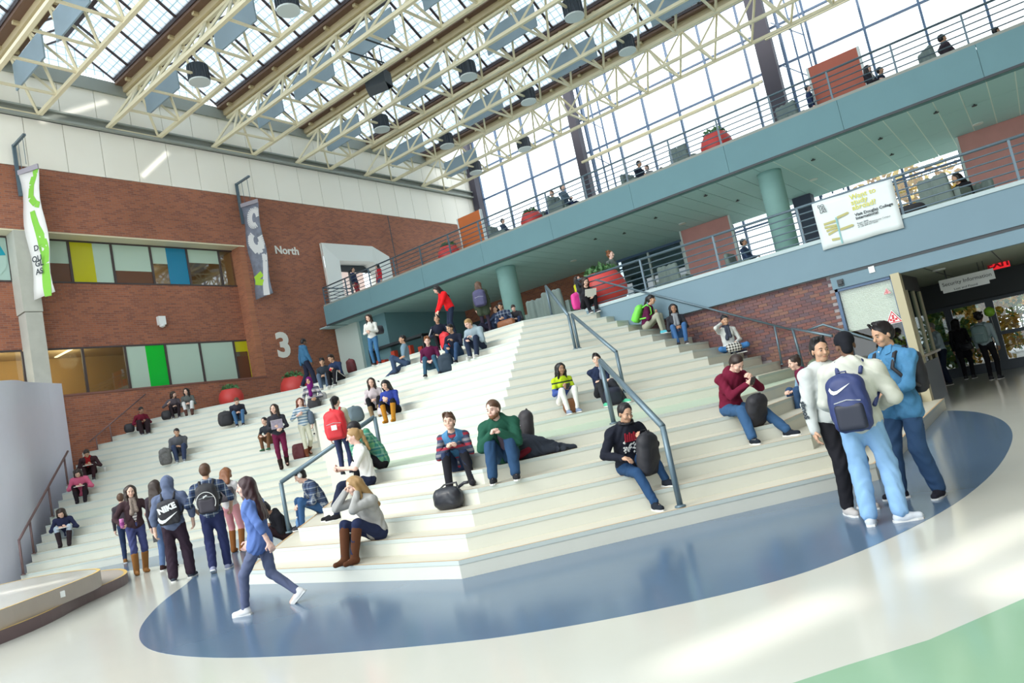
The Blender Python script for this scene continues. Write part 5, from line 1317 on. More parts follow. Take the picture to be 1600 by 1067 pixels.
text_obj('sbnoS', .075, M_inkb, J['root'], frame_of(tuple(J['el'][1] + V3(.078, .0, .05)), (0, .1, -1), (-.2, 1, .0)), 'sleeve_lettering', 'LEFT', .0015, .003)
J = stand('man in black knit cap and cream hoodie seen from behind with the navy backpack', 1384, 819, 0.0, 172, tilt=.09, s=1.0, skin='dark', hair=('beanie', 'black'), cap=(.012, .013, .018), top=((.55, .56, .50), 1.0), bottom=((.24, .42, .66), 1.0, .022), shoe=(.55, .60, .66),
          head=(.25, .25), hands={1: (.18, .24, 1.02, -.6, 0, -.5, .7), -1: (-.17, .26, 1.0, .6, 0, -.5, .7)}, feet={-1: (-.115, .0, .085, .05), 1: (.13, .05, .085, -1.25)}, detail=2, hood=1, bulk=.026)
b = worn_backpack(J, 'large navy backpack with white tick emblem on the man in the cream hoodie', (.325, .18, .52), M_navyp, M_navyd, 2, drop=.05)
swoosh(b, frame_of((-.03, -.108, .385), (1, 0, .10), (-.1, -.1, 1)), .18, M_sign)
J = stand('man in blue denim shirt and dark jeans standing on the blue floor at far right', 1446, 776, 0.0, -42, tilt=-.07, s=1.02, skin='tan', hair=('quiff', 'black'), top=(M_denim, .60), bottom=(JEAN, 1.0, .02), shoe=(.02, .02, .03), head=(-.12, .22),
          hands={1: (.07, .30, 1.06, -.7, -.2, -.2, .9), -1: (-.06, .29, 1.04, .7, -.2, -.2, .9)}, feet={1: (.18, .10, .085, -.55), -1: (-.14, -.03, .085, .38)}, detail=2, long=.16, bulk=.010)
mb = MB(); 
for i in range(6): q = J['mid'] + V3(0, .125, .32 - i * .085); mb.ball(tuple(q), .008, 6, 4)
mb.build('buttons', M_sole, J['root'])
worn_backpack(J, 'black backpack worn by the man in the denim shirt', (.32, .16, .46), M_bk, None, 1, out=.035)
for q in (-1, 1):
    c0 = J['nb'] + J['R'] @ V3(.03 * q, .085, .035)
    MB().add([tuple(c0 + J['R'] @ V3(*w)) for w in ((-.02 * q, .005, .03), (.045 * q, -.02, .045), (.055 * q, .02, -.03), (.005 * q, .04, -.05))], [(0, 1, 2, 3)]).build('collar', M_denim, J['root']).modifiers.new('t', 'SOLIDIFY').thickness = .006
    MB().box((-.05, 0, -.055), (.05, .006, .055)).build('pocket', M_denim, J['root']).matrix_local = Matrix(np.vstack([np.column_stack([J['R'], J['chest'] + J['R'] @ V3(.085 * q, .122, .03)]), [0, 0, 0, 1]]).tolist())
# --- by the steps behind them
J = seat('woman with hair bun and pale blue jacket on the end steps behind the standing men', 1280, 640, 'T', -140, skin='fair', hair=('bun', 'dark'), top=((.28, .44, .58), .9), bottom=(JEAN, 1), fem=True, s=.95, detail=1, scarf=(.14, .02, .05), hands=KNEES, ks=[3, 4, 5])
bag_obj('olive backpack beside the woman with the bun, behind the smiling man', 'backpack', px_x(1276, 596, XT(6) - .25), 1.0, (.34, .2, .48), mat('pack_olive', (.14, .18, .12), .7), .2)
# --- reception
J = stand('man in pale shirt leaning at the reception desk', 1485, 601, 0.0, -75, skin='tan', hair=('short', 'grey'), top=((.40, .52, .60), 1), bottom=(NAVY, 1, .02), head=(0, .25), lean=.12, hands={1: (.10, .38, 1.10, 0, 0, -1, .4), -1: (-.16, .30, 1.08, 0, 0, -1, .4)}, s=1.0, detail=1)
bag_obj('green bag held by the man at the reception desk', 'bag', wpt(J, J['ha'][-1]) + Vector((0, 0, -.36)), 1, (.28, .12, .26), mat('bag_green', (.08, .32, .16), .6), kind='handbag')
J = stand('woman in long black coat seen from behind near the entrance doors', 1516, 592, 0.0, 165, skin='tan', hair=('bob', 'black'), top=(BLACK, 1), bottom=(BLACK, 1), long=.55, fem=True, s=.98, detail=1)
bag_obj('black shoulder bag on the hip of the woman in the black coat', 'bag', wpt(J, J['pelvis'] + V3(.16, -.14, -.12)), J['root'].rotation_euler.z, (.30, .12, .24), M_lth, kind='shoulder_bag')
J = stand('person in light jacket with a grey backpack at the entrance doors', 1556, 593, 0.0, 160, skin='brown', hair=('curly', 'black'), top=((.36, .46, .50), 1), bottom=(BLACK, 1), s=1.0, detail=1)
worn_backpack(J, 'grey-green backpack on the person at the entrance doors', (.34, .17, .46), mat('pack_greygreen', (.20, .30, .31), .7))
def ball_b(o): MB().ball((0, 0, 0), .13, 16, 10).build('skin', mat('balloon_lime', (.30, .62, .05), .3), o, True); MB().tube([(0, 0, -.13), (.02, 0, -.8)], .004, 5).build('string', M_sole, o)
prop_at('lime green balloon above the person at the entrance doors', 'balloon', 'balloon', px_y(1546, 487, 22.3), ball_b)
# --- right flight, seated
J = seat('man in maroon hoodie and jeans bent over his phone on the right flight', 1144, 641, 'R', 12, ks=[5], lean=.55, head=(.05, .55), skin='fair', hair=('short', 'dark'), top=((.15, .012, .035), 1), bottom=((.04, .10, .21), 1, .014), shoe=(.015, .02, .03), hands={-1: (-.13, .42, .44, .4, -.6, .3, .9), 1: (.02, .46, .38, -.4, -.6, .3, .9)}, feet={-1: (-.28, .68, -.305, .3), 1: (.24, .62, -.305, -.25)}, hood=1, detail=2, bulk=.012)
phone(J, 1, 'dark phone in the hands of the man in the maroon hoodie')
mb = MB()
for q in (-1, 1):
    for i in range(3): a = J['an'][q]; mb.bar(tuple(a + V3(.043 * q, .03 + i * .028, -.06)), tuple(a + V3(.043 * q, .045 + i * .028, -.015)), .012, .006)
mb.build('shoe_stripes', M_sole, J['root'])
p = wpt(J, (0, .42, -.19)); bag_obj('black backpack standing between the legs of the man in maroon', 'backpack', p, J['root'].rotation_euler.z + .2, (.34, .2, .46), M_bk, -.35, 2)
J = seat('boy in black printed sweatshirt looking at his phone beside the front handrail', 985, 734, 'R', 10, ks=[3], lean=.30, head=(.05, .30), skin='tan', hair=('buzz', 'black'), top=((.014, .016, .026), 1), bottom=((.022, .06, .14), 1), shoe=(.015, .02, .03), hands={-1: (-.14, .30, .42, .6, -.5, .2, .9), 1: (.22, .30, .24, -.1, .1, -1, .5)}, feet={1: (.10, .66, -.305, -.05), -1: (-.22, .44, -.11, .2)}, detail=2, hood=None, bulk=.014)
phone(J, -1, 'dark phone held up by the boy in the printed sweatshirt')
rM = mat('print_red', (.45, .02, .04), .7); R_ = J['R']
mb = MB(); c = J['chest']
for i in range(6): mb.box((-.085 + i * .03, .0, .0), (-.085 + i * .03 + .021, .004, .095 + .02 * (i % 2)))
o = mb.build('red_print', rM, J['root']); o.matrix_local = frame_of(tuple(c + R_ @ V3(-.0, .132, .02)), tuple(R_[:, 0]), tuple(R_[:, 1]))
o.matrix_local = Matrix(np.vstack([np.column_stack([R_, c + R_ @ V3(0, .134, -.02)]), [0, 0, 0, 1]]).tolist())
rn = random.Random(3); mb = MB()
for i in range(46): x, z = rn.uniform(-.10, .10), rn.uniform(-.17, -.01); mb.ball((x, -.012 + .008 * rn.random(), z), (.016, .006, .013), 6, 4)
o = mb.build('white_print', M_sole, J['root'], True); o.matrix_local = Matrix(np.vstack([np.column_stack([R_, c + R_ @ V3(0, .134, -.0)]), [0, 0, 0, 1]]).tolist())
def hp(o):
    MB().tube([(.085 * math.cos(t), .07 * math.sin(t) + .02, -.02 * math.sin(t)) for t in [i * PI / 8 for i in range(-1, 10)]], .011, 8).build('band', M_bk, o, True)
    for q in (-1, 1): MB().ball((.085 * q, .02, 0), (.02, .036, .036), 10, 8).build('ear_cup', M_bk, o, True)
prop_at('black headphones round the neck of the boy in the printed sweatshirt', 'headphones', 'headphones', wpt(J, J['nb'] + V3(0, .04, .05)), hp, J['root'].rotation_euler.z)
p = wpt(J, (-.06, .40, -.02)); b = bag_obj('black backpack held on the lap of the boy in the printed sweatshirt', 'backpack', p, J['root'].rotation_euler.z + .5, (.34, .19, .52), M_bk, -.12, 2)
J = seat('girl in yellow and blue striped sweater and white trousers on the right flight', 882, 627, 'R', 8, ks=[8], fem=True, s=.90, skin='brown', hair=('longf', 'black'), top=(M_rugby, 1), bottom=((.72, .72, .70), 1), shoe=(.20, .26, .38), hands=PHONE, lean=.18, detail=1)
phone(J, 1, 'phone in the hands of the girl in the striped sweater')
bag_obj('brown leather bag behind the legs of the girl in white trousers', 'bag', wpt(J, (.0, .34, -.19)), J['root'].rotation_euler.z, (.30, .14, .30), mat('leather_brown', (.16, .06, .02), .5, noise=.2), kind='handbag')
J = seat('young man in navy raglan shirt with crossed arms on the right flight', 941, 614, 'R', 5, ks=[8], s=.93, skin='fair', hair=('quiff', 'black'), top=((.02, .03, .07), .62), bottom=(CHAR, 1, .01), shoe=(.10, .50, .30), head=(-.5, 0), open_front=(.35, .40, .55), hands={-1: (.10, .33, .33, 0, 0, -1, .4), 1: (-.12, .35, .32, 0, 0, -1, .4)}, feet={-1: (-.27, .44, -.11, .35), 1: (.12, .40, -.11, -.1)}, detail=1)
bag_obj('dark navy backpack between the feet of the young man in the raglan shirt', 'backpack', wpt(J, (-.05, .40, -.19)), J['root'].rotation_euler.z, (.36, .22, .34), M_navyd, -.2)
# --- right end steps
J = seat('woman in white cardigan sitting cross-legged with a phone against the right brick wall', 1132, 547, 'T', -55, fem=True, s=.95, skin='tan', hair=('bun', 'black'), top=((.62, .64, .62), 1), scarf=(.05, .06, .09), bottom=((.05, .17, .40), 1), shoe=(.03, .03, .05), head=(.1, .1), lean=.15, hands={1: (.11, .12, .72, -.9, 0, .3, 1.0), -1: (-.10, .25, .22, 0, 0, -1, .5)}, elbow={1: (.9, .6, -.6)}, feet={-1: (.10, .30, .03, -1.2), 1: (-.10, .34, .03, 1.2)}, knee={-1: (-1, .6, .2), 1: (1, .6, .2)}, detail=1)
bag_obj('black and white patterned bag in front of the woman in the white cardigan', 'bag', wpt(J, (.02, .42, .0)), J['root'].rotation_euler.z, (.34, .18, .22), bands('zebra', [(0, (.65, .65, .62)), (.5, (.02, .02, .02))], .06, 'X', plaid='Z'), kind='handbag')
J = seat('woman in dark jacket and jeans near the right brick wall, by the lime pack woman', 1074, 524, 'T', -60, fem=True, s=.93, skin='brown', hair=('bob', 'black'), top=(CHAR, 1), open_front=(.10, .2, .4), bottom=((.05, .13, .30), 1), hands=LAP, lean=.12, scarf=(.25, .27, .30), detail=1)
J = seat('woman in dark plum top and beige trousers seen in profile with a lime pack', 1014, 516, 'T', 10, fem=True, s=.95, skin='tan', hair=('pony', 'black'), top=((.09, .012, .05), 1), bottom=((.36, .38, .30), 1), shoe=(.10, .45, .55), hands=PHONE, lean=.32, head=(0, .1), detail=1)
worn_backpack(J, 'lime green backpack on the woman in the plum top', (.36, .18, .46), mat('pack_lime', (.18, .72, .08), .5), None, 1)
J = seat('girl in black with a pink pack at the top corner of the right flight', 918, 487, 'R', 10, ks=[20], back=.04, fem=True, s=.95, skin='fair', hair=('longf', 'dark'), top=(CHAR, 1), bottom=(BLACK, 1), hands={1: (.06, .22, .62, -.6, 0, .3, .9), -1: (-.10, .33, .25, 0, 0, -1, .5)}, lean=.3, head=(0, .25), detail=1)
bag_obj('bright pink backpack behind the girl in black at the top corner', 'backpack', wpt(J, (.14, -.20, .05)), J['root'].rotation_euler.z, (.34, .16, .46), mat('pack_pink', (.80, .05, .33), .5))
def card(o): MB().box((-.16, 0, 0), (.16, .01, .22)).build('sheet', M_paper, o)
prop_at('white sheet of paper on the knees of the girl with the pink pack', 'paper', 'paper_sheet', wpt(J, (.0, .40, .26)), card, J['root'].rotation_euler.z, (-.5, 0, J['root'].rotation_euler.z))
J = person('girl with a yellow hood standing behind the girl with the pink pack', tuple(px_y(912, 486, 16.9) * [1, 1, 0] + [0, 0, H1 - .35]), face(px_y(912, 486, 16.9), 60), 'stand', fem=True, s=.82, hair=('longf', 'dark'), top=((.55, .55, .03), 1), bottom=(BLACK, 1), hood=1, detail=0)
# --- middle flight, front
J = seat('woman with swept-up hair in denim vest and patterned sleeves sitting above the leather bag', 719, 727, 'X', 36, ks=[5], back=.24, fem=True, s=.97, skin='fair', hair=('quiff', 'brown'), top=(M_jac, 1), bottom=(DJEAN, 1), shoe=(.02, .02, .026), boots=.86, hands={-1: (-.05, .46, .38, .5, .2, -.4, .8), 1: (.06, .45, .38, -.5, .2, -.4, .8)}, lean=.62, head=(-.1, -.30), detail=2, feet={-1: (-.17, .42, -.11, .1), 1: (.15, .40, -.11, -.1)})
Vt = Field(); Vt.ell(J['chest'], J['R'], (.168, .128, .215), .05); Vt.ell(J['mid'], J['R'], (.152, .122, .19), .05)
for q in (-1, 1): Vt.cone(J['nb'] - J['R'][:, 2] * .03 + J['R'][:, 0] * .05 * q, J['sh'][q] - J['R'][:, 2] * .01, .068, .070, .03)
Vt.ell(J['nb'] + J['R'] @ V3(0, .05, .05), J['R'], (.055, .085, .095), .01, True); field_obj('denim_vest', [Vt.mesh(.015)], M_denim, J['root'])
p = px_z(693, 798, 3 * HS + .005); bg = bag_obj('dark grey leather bag on the step below the woman in the denim vest', 'bag', (p[0], p[1] + .12, 3 * HS), PI + .15, (.42, .24, .30), M_lth, 0, 2, 'leather_bag')
MB().tube([(-.14, -.05, .27), (-.10, -.10, .31), (.10, -.11, .30), (.14, -.06, .26)], .012, 8).tube([(-.20, 0, .26), (-.30, .02, .30), (-.36, .02, .30)], .02, 8).build('handle', M_lth, bg, True)
J = seat('bearded man in green parka and jeans sitting at the fold of the steps', 794, 720, 'R', -16, ks=[5], s=1.02, skin='rose', hair=('short', 'brown'), top=((.018, .085, .055), 1), bottom=((.028, .07, .15), 1, .016), shoe=(.02, .022, .028), hands={-1: (-.05, .44, .42, .5, .2, -.4, .9), 1: (.07, .42, .42, -.5, .2, -.4, .9)}, lean=.58, head=(-.35, -.1), hood=1, open_front=(.20, .15, .2), bulk=.026, detail=2, feet={-1: (-.14, .44, -.11, .2), 1: (.16, .42, -.11, .1)})
B_ = Field(); H = lambda x, y, z: J['hc'] + J['HR'] @ V3(x, y, z)
B_.ell(H(0, .058, -.085), J['HR'], (.044, .036, .034), .02); B_.ell(H(.048, .025, -.07), J['HR'], (.018, .035, .03), .02); B_.ell(H(-.048, .025, -.07), J['HR'], (.018, .035, .03), .02); B_.ell(H(0, .105, -.060), J['HR'], (.022, .022, .009), .006, True)
field_obj('beard', [B_.mesh(.008)], mat('beard_brown', (.16, .07, .03), .7), J['root'])
p, k = on_step(828, 716, 'R', .20, [5])
cp = root('folded_coat', 'black coat spread on the step right of the man in the green parka', 'coat', tuple(p), math.radians(45))
C_ = Field(); I3 = np.eye(3)
C_.ell((0, .02, .10), I3, (.24, .19, .16), .08); C_.cone((.0, 0, .16), (.30, .02, .08), .13, .09, .1); C_.cone((.25, .0, .06), (.62, -.05, .02), .10, .045, .1); C_.cone((-.05, .08, .24), (.22, .10, .16), .09, .06, .08); C_.cone((.05, -.12, .06), (.48, -.14, .02), .07, .035, .05)
C_.cut((0, 0, .001), (0, 0, -1)); field_obj('cloth', [C_.mesh(.016, wr=.010)], mat('coat_black', (.014, .02, .034), .8, noise=.2), cp)
C_ = Field(); C_.cone((-.20, -.14, .05), (-.02, -.19, .12), .05, .04, .03); field_obj('red_lining', [C_.mesh(.018, wr=.004)], cloth((.12, .01, .02)), cp)
bag_obj('black backpack standing up behind the coat on the steps', 'backpack', (p[0] - .20, p[1] + .30, 6 * HS), math.radians(-45), (.34, .2, .46), mat('pack_blackgrey', (.03, .027, .033), .6, noise=.3, nscale=8), -.1, 1)
J = seat('woman in grey sweater and tall brown boots on a call, holding her forehead', 590, 838, 'X', -6, ks=[2], fem=True, s=.97, skin='fair', hair=('longf', 'blond'), top=((.38, .38, .37), 1), bottom=((.022, .03, .075), 1), shoe=(.115, .045, .022), boots=.84, lean=.38, head=(-.15, .12), hands={-1: (-.07, .235, .665, .9, -.1, .2, .9), 1: (.125, .27, .70, -.8, -.3, .2, .5)}, elbow={-1: (-.3, .9, -.9), 1: (.6, .8, -.6)}, feet={-1: (-.07, .44, -.11, .05), 1: (.09, .48, -.11, -.02)}, detail=2, bulk=.012)
phone(J, -1, 'black phone at the ear of the woman in tall brown boots')
bag_obj('black drawstring bag beside the boots of the woman on a call', 'bag', wpt(J, (.24, .30, -.19)), J['root'].rotation_euler.z, (.24, .12, .34), M_bk, .1, kind='drawstring_bag')
J = seat('blonde woman in white T-shirt and dark jeans looking to the left', 578, 757, 'X', -36, ks=[5], fem=True, s=1.0, skin='rose', hair=('pony', 'blond'), top=((.74, .74, .72), .42), bottom=((.016, .022, .05), 1), shoe=BLACK, lean=.18, head=(-.05, .05), hands={-1: (-.07, .38, .34, .5, .2, .4, .8), 1: (.05, .40, .32, -.5, .2, .4, .8)}, feet={-1: (-.10, .56, -.305, .05), 1: (.10, .62, -.305, -.05)}, detail=2)
MB().tube([tuple(J['nb'] + J['R'] @ V3(.06 * math.cos(t), .075 + .03 * math.sin(t), -.03 + .06 * math.sin(t))) for t in [PI + i * PI / 8 for i in range(9)]], .004, 5).build('necklace', M_bk, J['root'])
J = seat('man in green plaid shirt with black fringe reading his phone on the landing', 597, 727, 'X', -40, ks=[6], s=1.0, skin='tan', hair=('short', 'black'), top=(M_gplaid, 1), bottom=(BLACK, 1, .01), lean=.40, head=(0, .35), hands={-1: (-.05, .40, .50, .4, -.6, .3, .9), 1: (.05, .38, .46, -.4, -.6, .3, .9)}, feet=NEARF, detail=2, hood=1, bulk=.014)
phone(J, -1, 'black phone in the hands of the man in the green plaid shirt')
J = seat('man in blue plaid shirt and white headphones on the side of the lower steps', 500, 779, 'S', 20, ks=[3], s=.96, skin='fair', hair=('short', 'black'), top=(M_bplaid, 1), open_front=(.6, .6, .58), bottom=((.035, .09, .21), 1), lean=.30, head=(-.2, .25), hands={-1: (-.06, .36, .22, .5, .3, -.6, .8), 1: (.06, .38, .22, -.5, .3, -.6, .8)}, detail=1, bulk=.016)
def hp2(o):
    MB().tube([(0.0 + .098 * math.cos(t), 0, .108 * math.sin(t)) for t in [i * PI / 10 for i in range(11)]], .009, 8).build('band', M_sole, o, True)
    for q in (-1, 1): MB().ball((.095 * q, 0, -.01), (.022, .04, .045), 10, 8).build('ear_cup', M_sole, o, True)
q = wpt(J, J['hc'] + J['HR'] @ V3(0, -.01, .03)); o = prop_at('white headphones on the man in the blue plaid shirt', 'headphones', 'headphones', q, hp2); o.rotation_euler = (0, 0, J['root'].rotation_euler.z - .2)
def bottle(o):
    MB().lathe([(.032, 0), (.034, .03), (.034, .15), (.014, .19), (.014, .21)], n=12).build('flask', film_mat('bottle_blue', (.16, .34, .62), .35), o, True); MB().lathe([(.016, .21), (.016, .235)], n=10).build('cap', M_sole, o)
p = px_plane(466, 822, SN, SK(2) / math.sqrt(2) + .06); prop_at('blue water bottle on the step beside the handrail post', 'bottle', 'water_bottle', (p[0], p[1], 2 * HS), bottle)
J = seat('girl in black hooded jacket with a white phone sitting low beside the left handrail', 447, 826, 'S', 30, ks=[1], s=.92, fem=True, skin='brown', hair=('bun', 'black'), top=(BLACK, 1), open_front=(.2, .2, .22), bottom=((.03, .016, .02), 1), lean=.40, head=(0, .45), hands=PHONE, feet=NEARF, detail=1, hood=1, bulk=.012)
phone(J, 1, 'white phone in the hands of the girl in the black hooded jacket', M_phonew)
# --- people walking on the left
J = stand('woman with long dark hair, animal-print scarf and tan boots walking to the camera', 222, 896, 0.0, 12, fem=True, s=1.0, skin='fair', hair=('longf', 'dark'), top=((.045, .025, .03), 1), open_front=M_bwst, scarf=M_ani, bottom=((.05, .06, .16), 1), shoe=(.24, .11, .035), boots=.78, head=(-.1, .15), hands={1: (.28, .22, 1.02, -.6, 0, 0, 1.2), -1: (-.22, .26, 1.12, .3, -.3, .8, .6)}, feet={1: (.10, .06, .085, -.1), -1: (-.09, -.06, .085, .08)}, detail=2, bulk=.006)
def tumbler(o): MB().lathe([(.032, 0), (.04, .15), (.042, .17), (.03, .18)], n=14).build('cup', mat('cup_pink', (.55, .18, .42), .3), o, True); MB().lathe([(.041, .05), (.044, .11)], n=14).build('sleeve', mat('cup_purple', (.25, .03, .2), .5), o)
prop_at('pink tumbler in the hand of the woman with the animal-print scarf', 'cup', 'tumbler', wpt(J, J['ha'][1] + V3(.0, .085, -.06)), tumbler)
J = stand('person in blue-grey hoodie with the hood up walking away with a drawstring bag', 284, 906, 0.0, 168, s=1.0, skin='fair', hair=('none', 'dark'), hoodup=True, top=((.12, .15, .24), .72), bottom=((.035, .022, .035), 1, .03), shoe=(.05, .06, .08), hands={1: (.30, .06, .90, -.6, .3, -.3, .6), -1: (-.30, .04, .86, .6, .3, -.3, .6)}, feet={-1: (-.12, .0, .085, .1), 1: (.14, .08, .085, -.35)}, detail=2, bulk=.02)
b = worn_backpack(J, 'black and white drawstring bag with large tick emblem on the hooded person', (.34, .10, .42), M_bk, None, 2, drop=.06, kind='drawstring_bag')
text_obj('NIKE', .13, M_sign, b, frame_of((-.13, -.092, .20), (1, 0, .25), (-.25, -.1, 1)), 'lettering', depth=.002, bold=.008)
swoosh(b, frame_of((.0, -.090, .11), (1, 0, .15), (-.15, -.1, 1)), .32, M_sign)
def phone_b(o): MB().box((-.035, -.006, -.06), (.035, .006, .06)).build('case', M_screen, o)
prop_at('dark phone in the left hand of the hooded person', 'phone', 'phone', wpt(J, J['ha'][-1] + V3(-.02, .03, -.10)), phone_b, J['root'].rotation_euler.z)
J = person('dark-haired woman half hidden behind the hooded person', tuple(px_z(262, 890, 0)), face(px_z(262, 890, 0), 150), 'stand', fem=True, s=1.0, skin='fair', hair=('long', 'dark'), top=((.04, .03, .04), 1), bottom=((.10, .16, .30), 1), shoe=(.04, .02, .02), detail=1)
J = person('woman in dark jacket and jeans half hidden behind the woman with the scarf', tuple(px_z(203, 878, 0)), face(px_z(203, 878, 0), 170), 'stand', fem=True, s=.93, skin='fair', hair=('short', 'brown'), top=((.05, .04, .05), 1), bottom=(DJEAN, 1), shoe=(.24, .11, .035), detail=1)
J = stand('man in blue plaid shirt walking away with a black backpack', 345, 893, 0.0, 172, s=1.05, skin='tan', hair=('buzz', 'brown'), top=(M_bplaid, .52), bottom=((.028, .035, .10), 1, .014), shoe=(.30, .32, .45), hands={1: (.28, .16, .95, -.6, .3, -.3, .6), -1: (-.24, .20, 1.0, .6, .3, -.3, .6)}, feet={-1: (-.10, -.02, .10, .0, -.5), 1: (.10, .16, .085, -.25)}, detail=2, bulk=.008)
b = worn_backpack(J, 'black backpack with pale piping on the man in the plaid shirt', (.34, .19, .50), M_bk, mat('pack_dusk', (.04, .035, .05), .6), 2)
mb = MB(); mb.tube([(.15 * math.cos(t), -.175 - .01 * math.sin(t), .19 + .17 * math.sin(t)) for t in [i * PI / 12 for i in range(-2, 15)]], .006, 6); mb.build('piping', M_sole, b)
mb = MB(); mb.bar((-.03, -.195, .29), (.035, -.195, .30), .008, .012).bar((-.03, -.195, .265), (.02, -.195, .31), .008, .012); mb.build('emblem', M_sign, b)
J = stand('red-haired woman in white top and pink trousers walking away in tan boots', 372, 862, 0.0, 150, fem=True, s=.98, skin='rose', hair=('bob', 'ginger'), top=((.60, .58, .58), .35), bottom=((.62, .28, .30), 1), shoe=(.26, .10, .03), boots=.82, head=(0, .15), hands={1: (.24, .18, .92, -.6, .3, -.3, .6), -1: (-.24, .06, .86, .6, .3, -.3, .6)}, detail=1)
bag_obj('dark flowered shoulder bag on the red-haired woman', 'bag', wpt(J, J['pelvis'] + V3(.05, -.24, .12)), J['root'].rotation_euler.z, (.40, .16, .32), mat('bag_floral', (.05, .04, .05), .6, noise=.9, nscale=30), kind='shoulder_bag')
def tumb2(o): MB().lathe([(.035, 0), (.045, .2), (.03, .22)], n=14).build('cup', mat('cup_maroon', (.12, .015, .02), .4), o, True); MB().lathe([(.046, .12), (.048, .2)], n=14).build('lid_band', mat('cup_orange', (.75, .25, .03), .5), o)
prop_at('maroon and orange cup carried by the red-haired woman', 'cup', 'tumbler', wpt(J, J['ha'][1] + V3(.0, .06, -.20)), tumb2)
J = stand('woman with very long dark hair in blue top and grey leggings crossing the blue floor', 424, 952, 0.0, -112, fem=True, s=.90, pelvis=(0, 0, .875), tilt=-.06, skin='rose', hair=('long', 'wine'), top=((.10, .17, .42), .68), bottom=((.11, .13, .22), .96), shoe=(.72, .72, .72), head=(.25, .05), lean=.06, long=.12,
          hands={1: (.20, .22, .86, -.6, .3, -.3, .7), -1: (-.24, -.20, .84, .6, .3, -.3, .7)}, feet={-1: (-.05, .30, .085, 0), 1: (.06, -.34, .15, .0, -.8)}, detail=2, bulk=.010)
# --- left flight, seated and walking
J = seat('girl with a book, pale jeans and dark boots by the foot of the silver wall', 103, 836, 'L', 26, fem=True, s=.96, skin='fair', hair=('long', 'dark'), top=((.025, .03, .075), 1), bottom=((.42, .50, .60), 1), shoe=(.03, .02, .025), boots=.7, lean=.42, head=(0, .5), hands=BOOK, detail=1)
def book(o):
    MB().box((-.13, -.09, 0), (.13, .09, .015)).build('pages', M_paper, o); MB().box((-.135, -.095, -.004), (.135, .095, .0)).build('cover', M_inkb, o)
prop_at('open white book on the knees of the girl at the foot of the silver wall', 'book', 'open_book', wpt(J, (0, .36, .29)), book, J['root'].rotation_euler.z)
J = seat('girl in pink jacket writing on her knees by the silver wall', 129, 778, 'L', 26, fem=True, s=.95, skin='fair', hair=('long', 'dark'), top=((.62, .13, .24), 1), bottom=((.03, .014, .02), 1), shoe=(.02, .015, .02), boots=.6, lean=.40, head=(0, .5), hands=BOOK, detail=1, bulk=.012)
prop_at('white notebook on the knees of the girl in the pink jacket', 'book', 'open_book', wpt(J, (0, .36, .29)), book, J['root'].rotation_euler.z)
J = seat('person with a red scarf reading, above the girl in the pink jacket', 143, 744, 'L', 25, s=.96, skin='tan', hair=('short', 'dark'), top=((.05, .025, .03), 1), scarf=(.35, .02, .025), bottom=((.04, .018, .022), 1), lean=.50, head=(0, .5), hands=BOOK, detail=1, feet=NEARF)
prop_at('open magazine on the knees of the person with the red scarf', 'book', 'open_book', wpt(J, (0, .38, .28)), book, J['root'].rotation_euler.z)
def pcup(o): MB().lathe([(.028, 0), (.04, .12), (.042, .125), (.038, .14)], n=12).build('cup', M_sole, o, True)
p, k = on_step(164, 733, 'L', .12); prop_at('white paper cup on the step beside the reader with the red scarf', 'cup', 'paper_cup', tuple(p), pcup)
J = seat('woman in red top with a dark skirt reading against the left brick wall', 222, 671, 'L', 40, fem=True, s=.9, skin='brown', hair=('pony', 'black'), top=((.16, .015, .035), 1), bottom=((.03, .018, .022), 1, .03), lean=.28, head=(.2, .2), hands=BOOK, feet=NEARF, detail=1)
bag_obj('dark tote bag with pale straps beside the woman in the red top', 'bag', wpt(J, (.42, .05, 0)), 1, (.30, .16, .32), M_bk, kind='tote_bag')
J = seat('woman in grey jacket turning to her neighbour in white jeans', 274, 650, 'L', 30, fem=True, s=.9, skin='fair', hair=('long', 'dark'), top=((.10, .085, .10), 1), bottom=((.025, .018, .022), 1), lean=.3, head=(.7, .1), hands={1: (.22, .30, .40, 0, 0, 1, .5), -1: (-.06, .33, .28, 0, 0, -1, .5)}, detail=1)
bag_obj('black bag on the step left of the woman in the grey jacket', 'bag', wpt(J, (.33, .40, -.19)), 1, (.30, .2, .34), M_bk, kind='shoulder_bag')
J = seat('woman in white jeans and a dark grey cardigan by the left brick wall', 297, 644, 'L', 20, fem=True, s=.9, skin='fair', hair=('longf', 'black'), top=((.11, .12, .115), 1), bottom=((.66, .67, .68), 1), shoe=(.10, .05, .04), boots=.3, lean=.2, head=(-.2, .1), hands=LAP, detail=1)
J = seat('young man with thick black hair in grey jacket sitting alone on the left flight', 283, 717, 'L', 24, s=.96, skin='tan', hair=('short', 'black'), top=((.10, .105, .12), 1), bottom=((.035, .05, .10), 1, .012), shoe=(.16, .19, .22), lean=.25, head=(0, .12), hands={-1: (.02, .30, .30, 0, 0, -1, .7), 1: (.06, .32, .30, 0, 0, -1, .7)}, detail=1, hood=1, bulk=.02)
bag_obj('grey and lime backpack standing beside the young man with thick black hair', 'backpack', wpt(J, (.40, .45, -.19)), J['root'].rotation_euler.z, (.34, .2, .50), mat('pack_camo', (.11, .11, .11), .7, noise=.8, nscale=16))
J = seat('boy in dark sweater and jeans bent over his notes on the left flight', 374, 660, 'L', 24, s=.93, skin='fair', hair=('short', 'brown'), top=((.035, .035, .05), 1), bottom=((.06, .14, .27), 1), shoe=(.02, .02, .03), lean=.45, head=(.1, .5), hands=LAP, detail=1)
bag_obj('black backpack with a hanging jacket beside the boy in the dark sweater', 'backpack', wpt(J, (.42, .22, -.10)), J['root'].rotation_euler.z, (.46, .26, .48), M_bk)
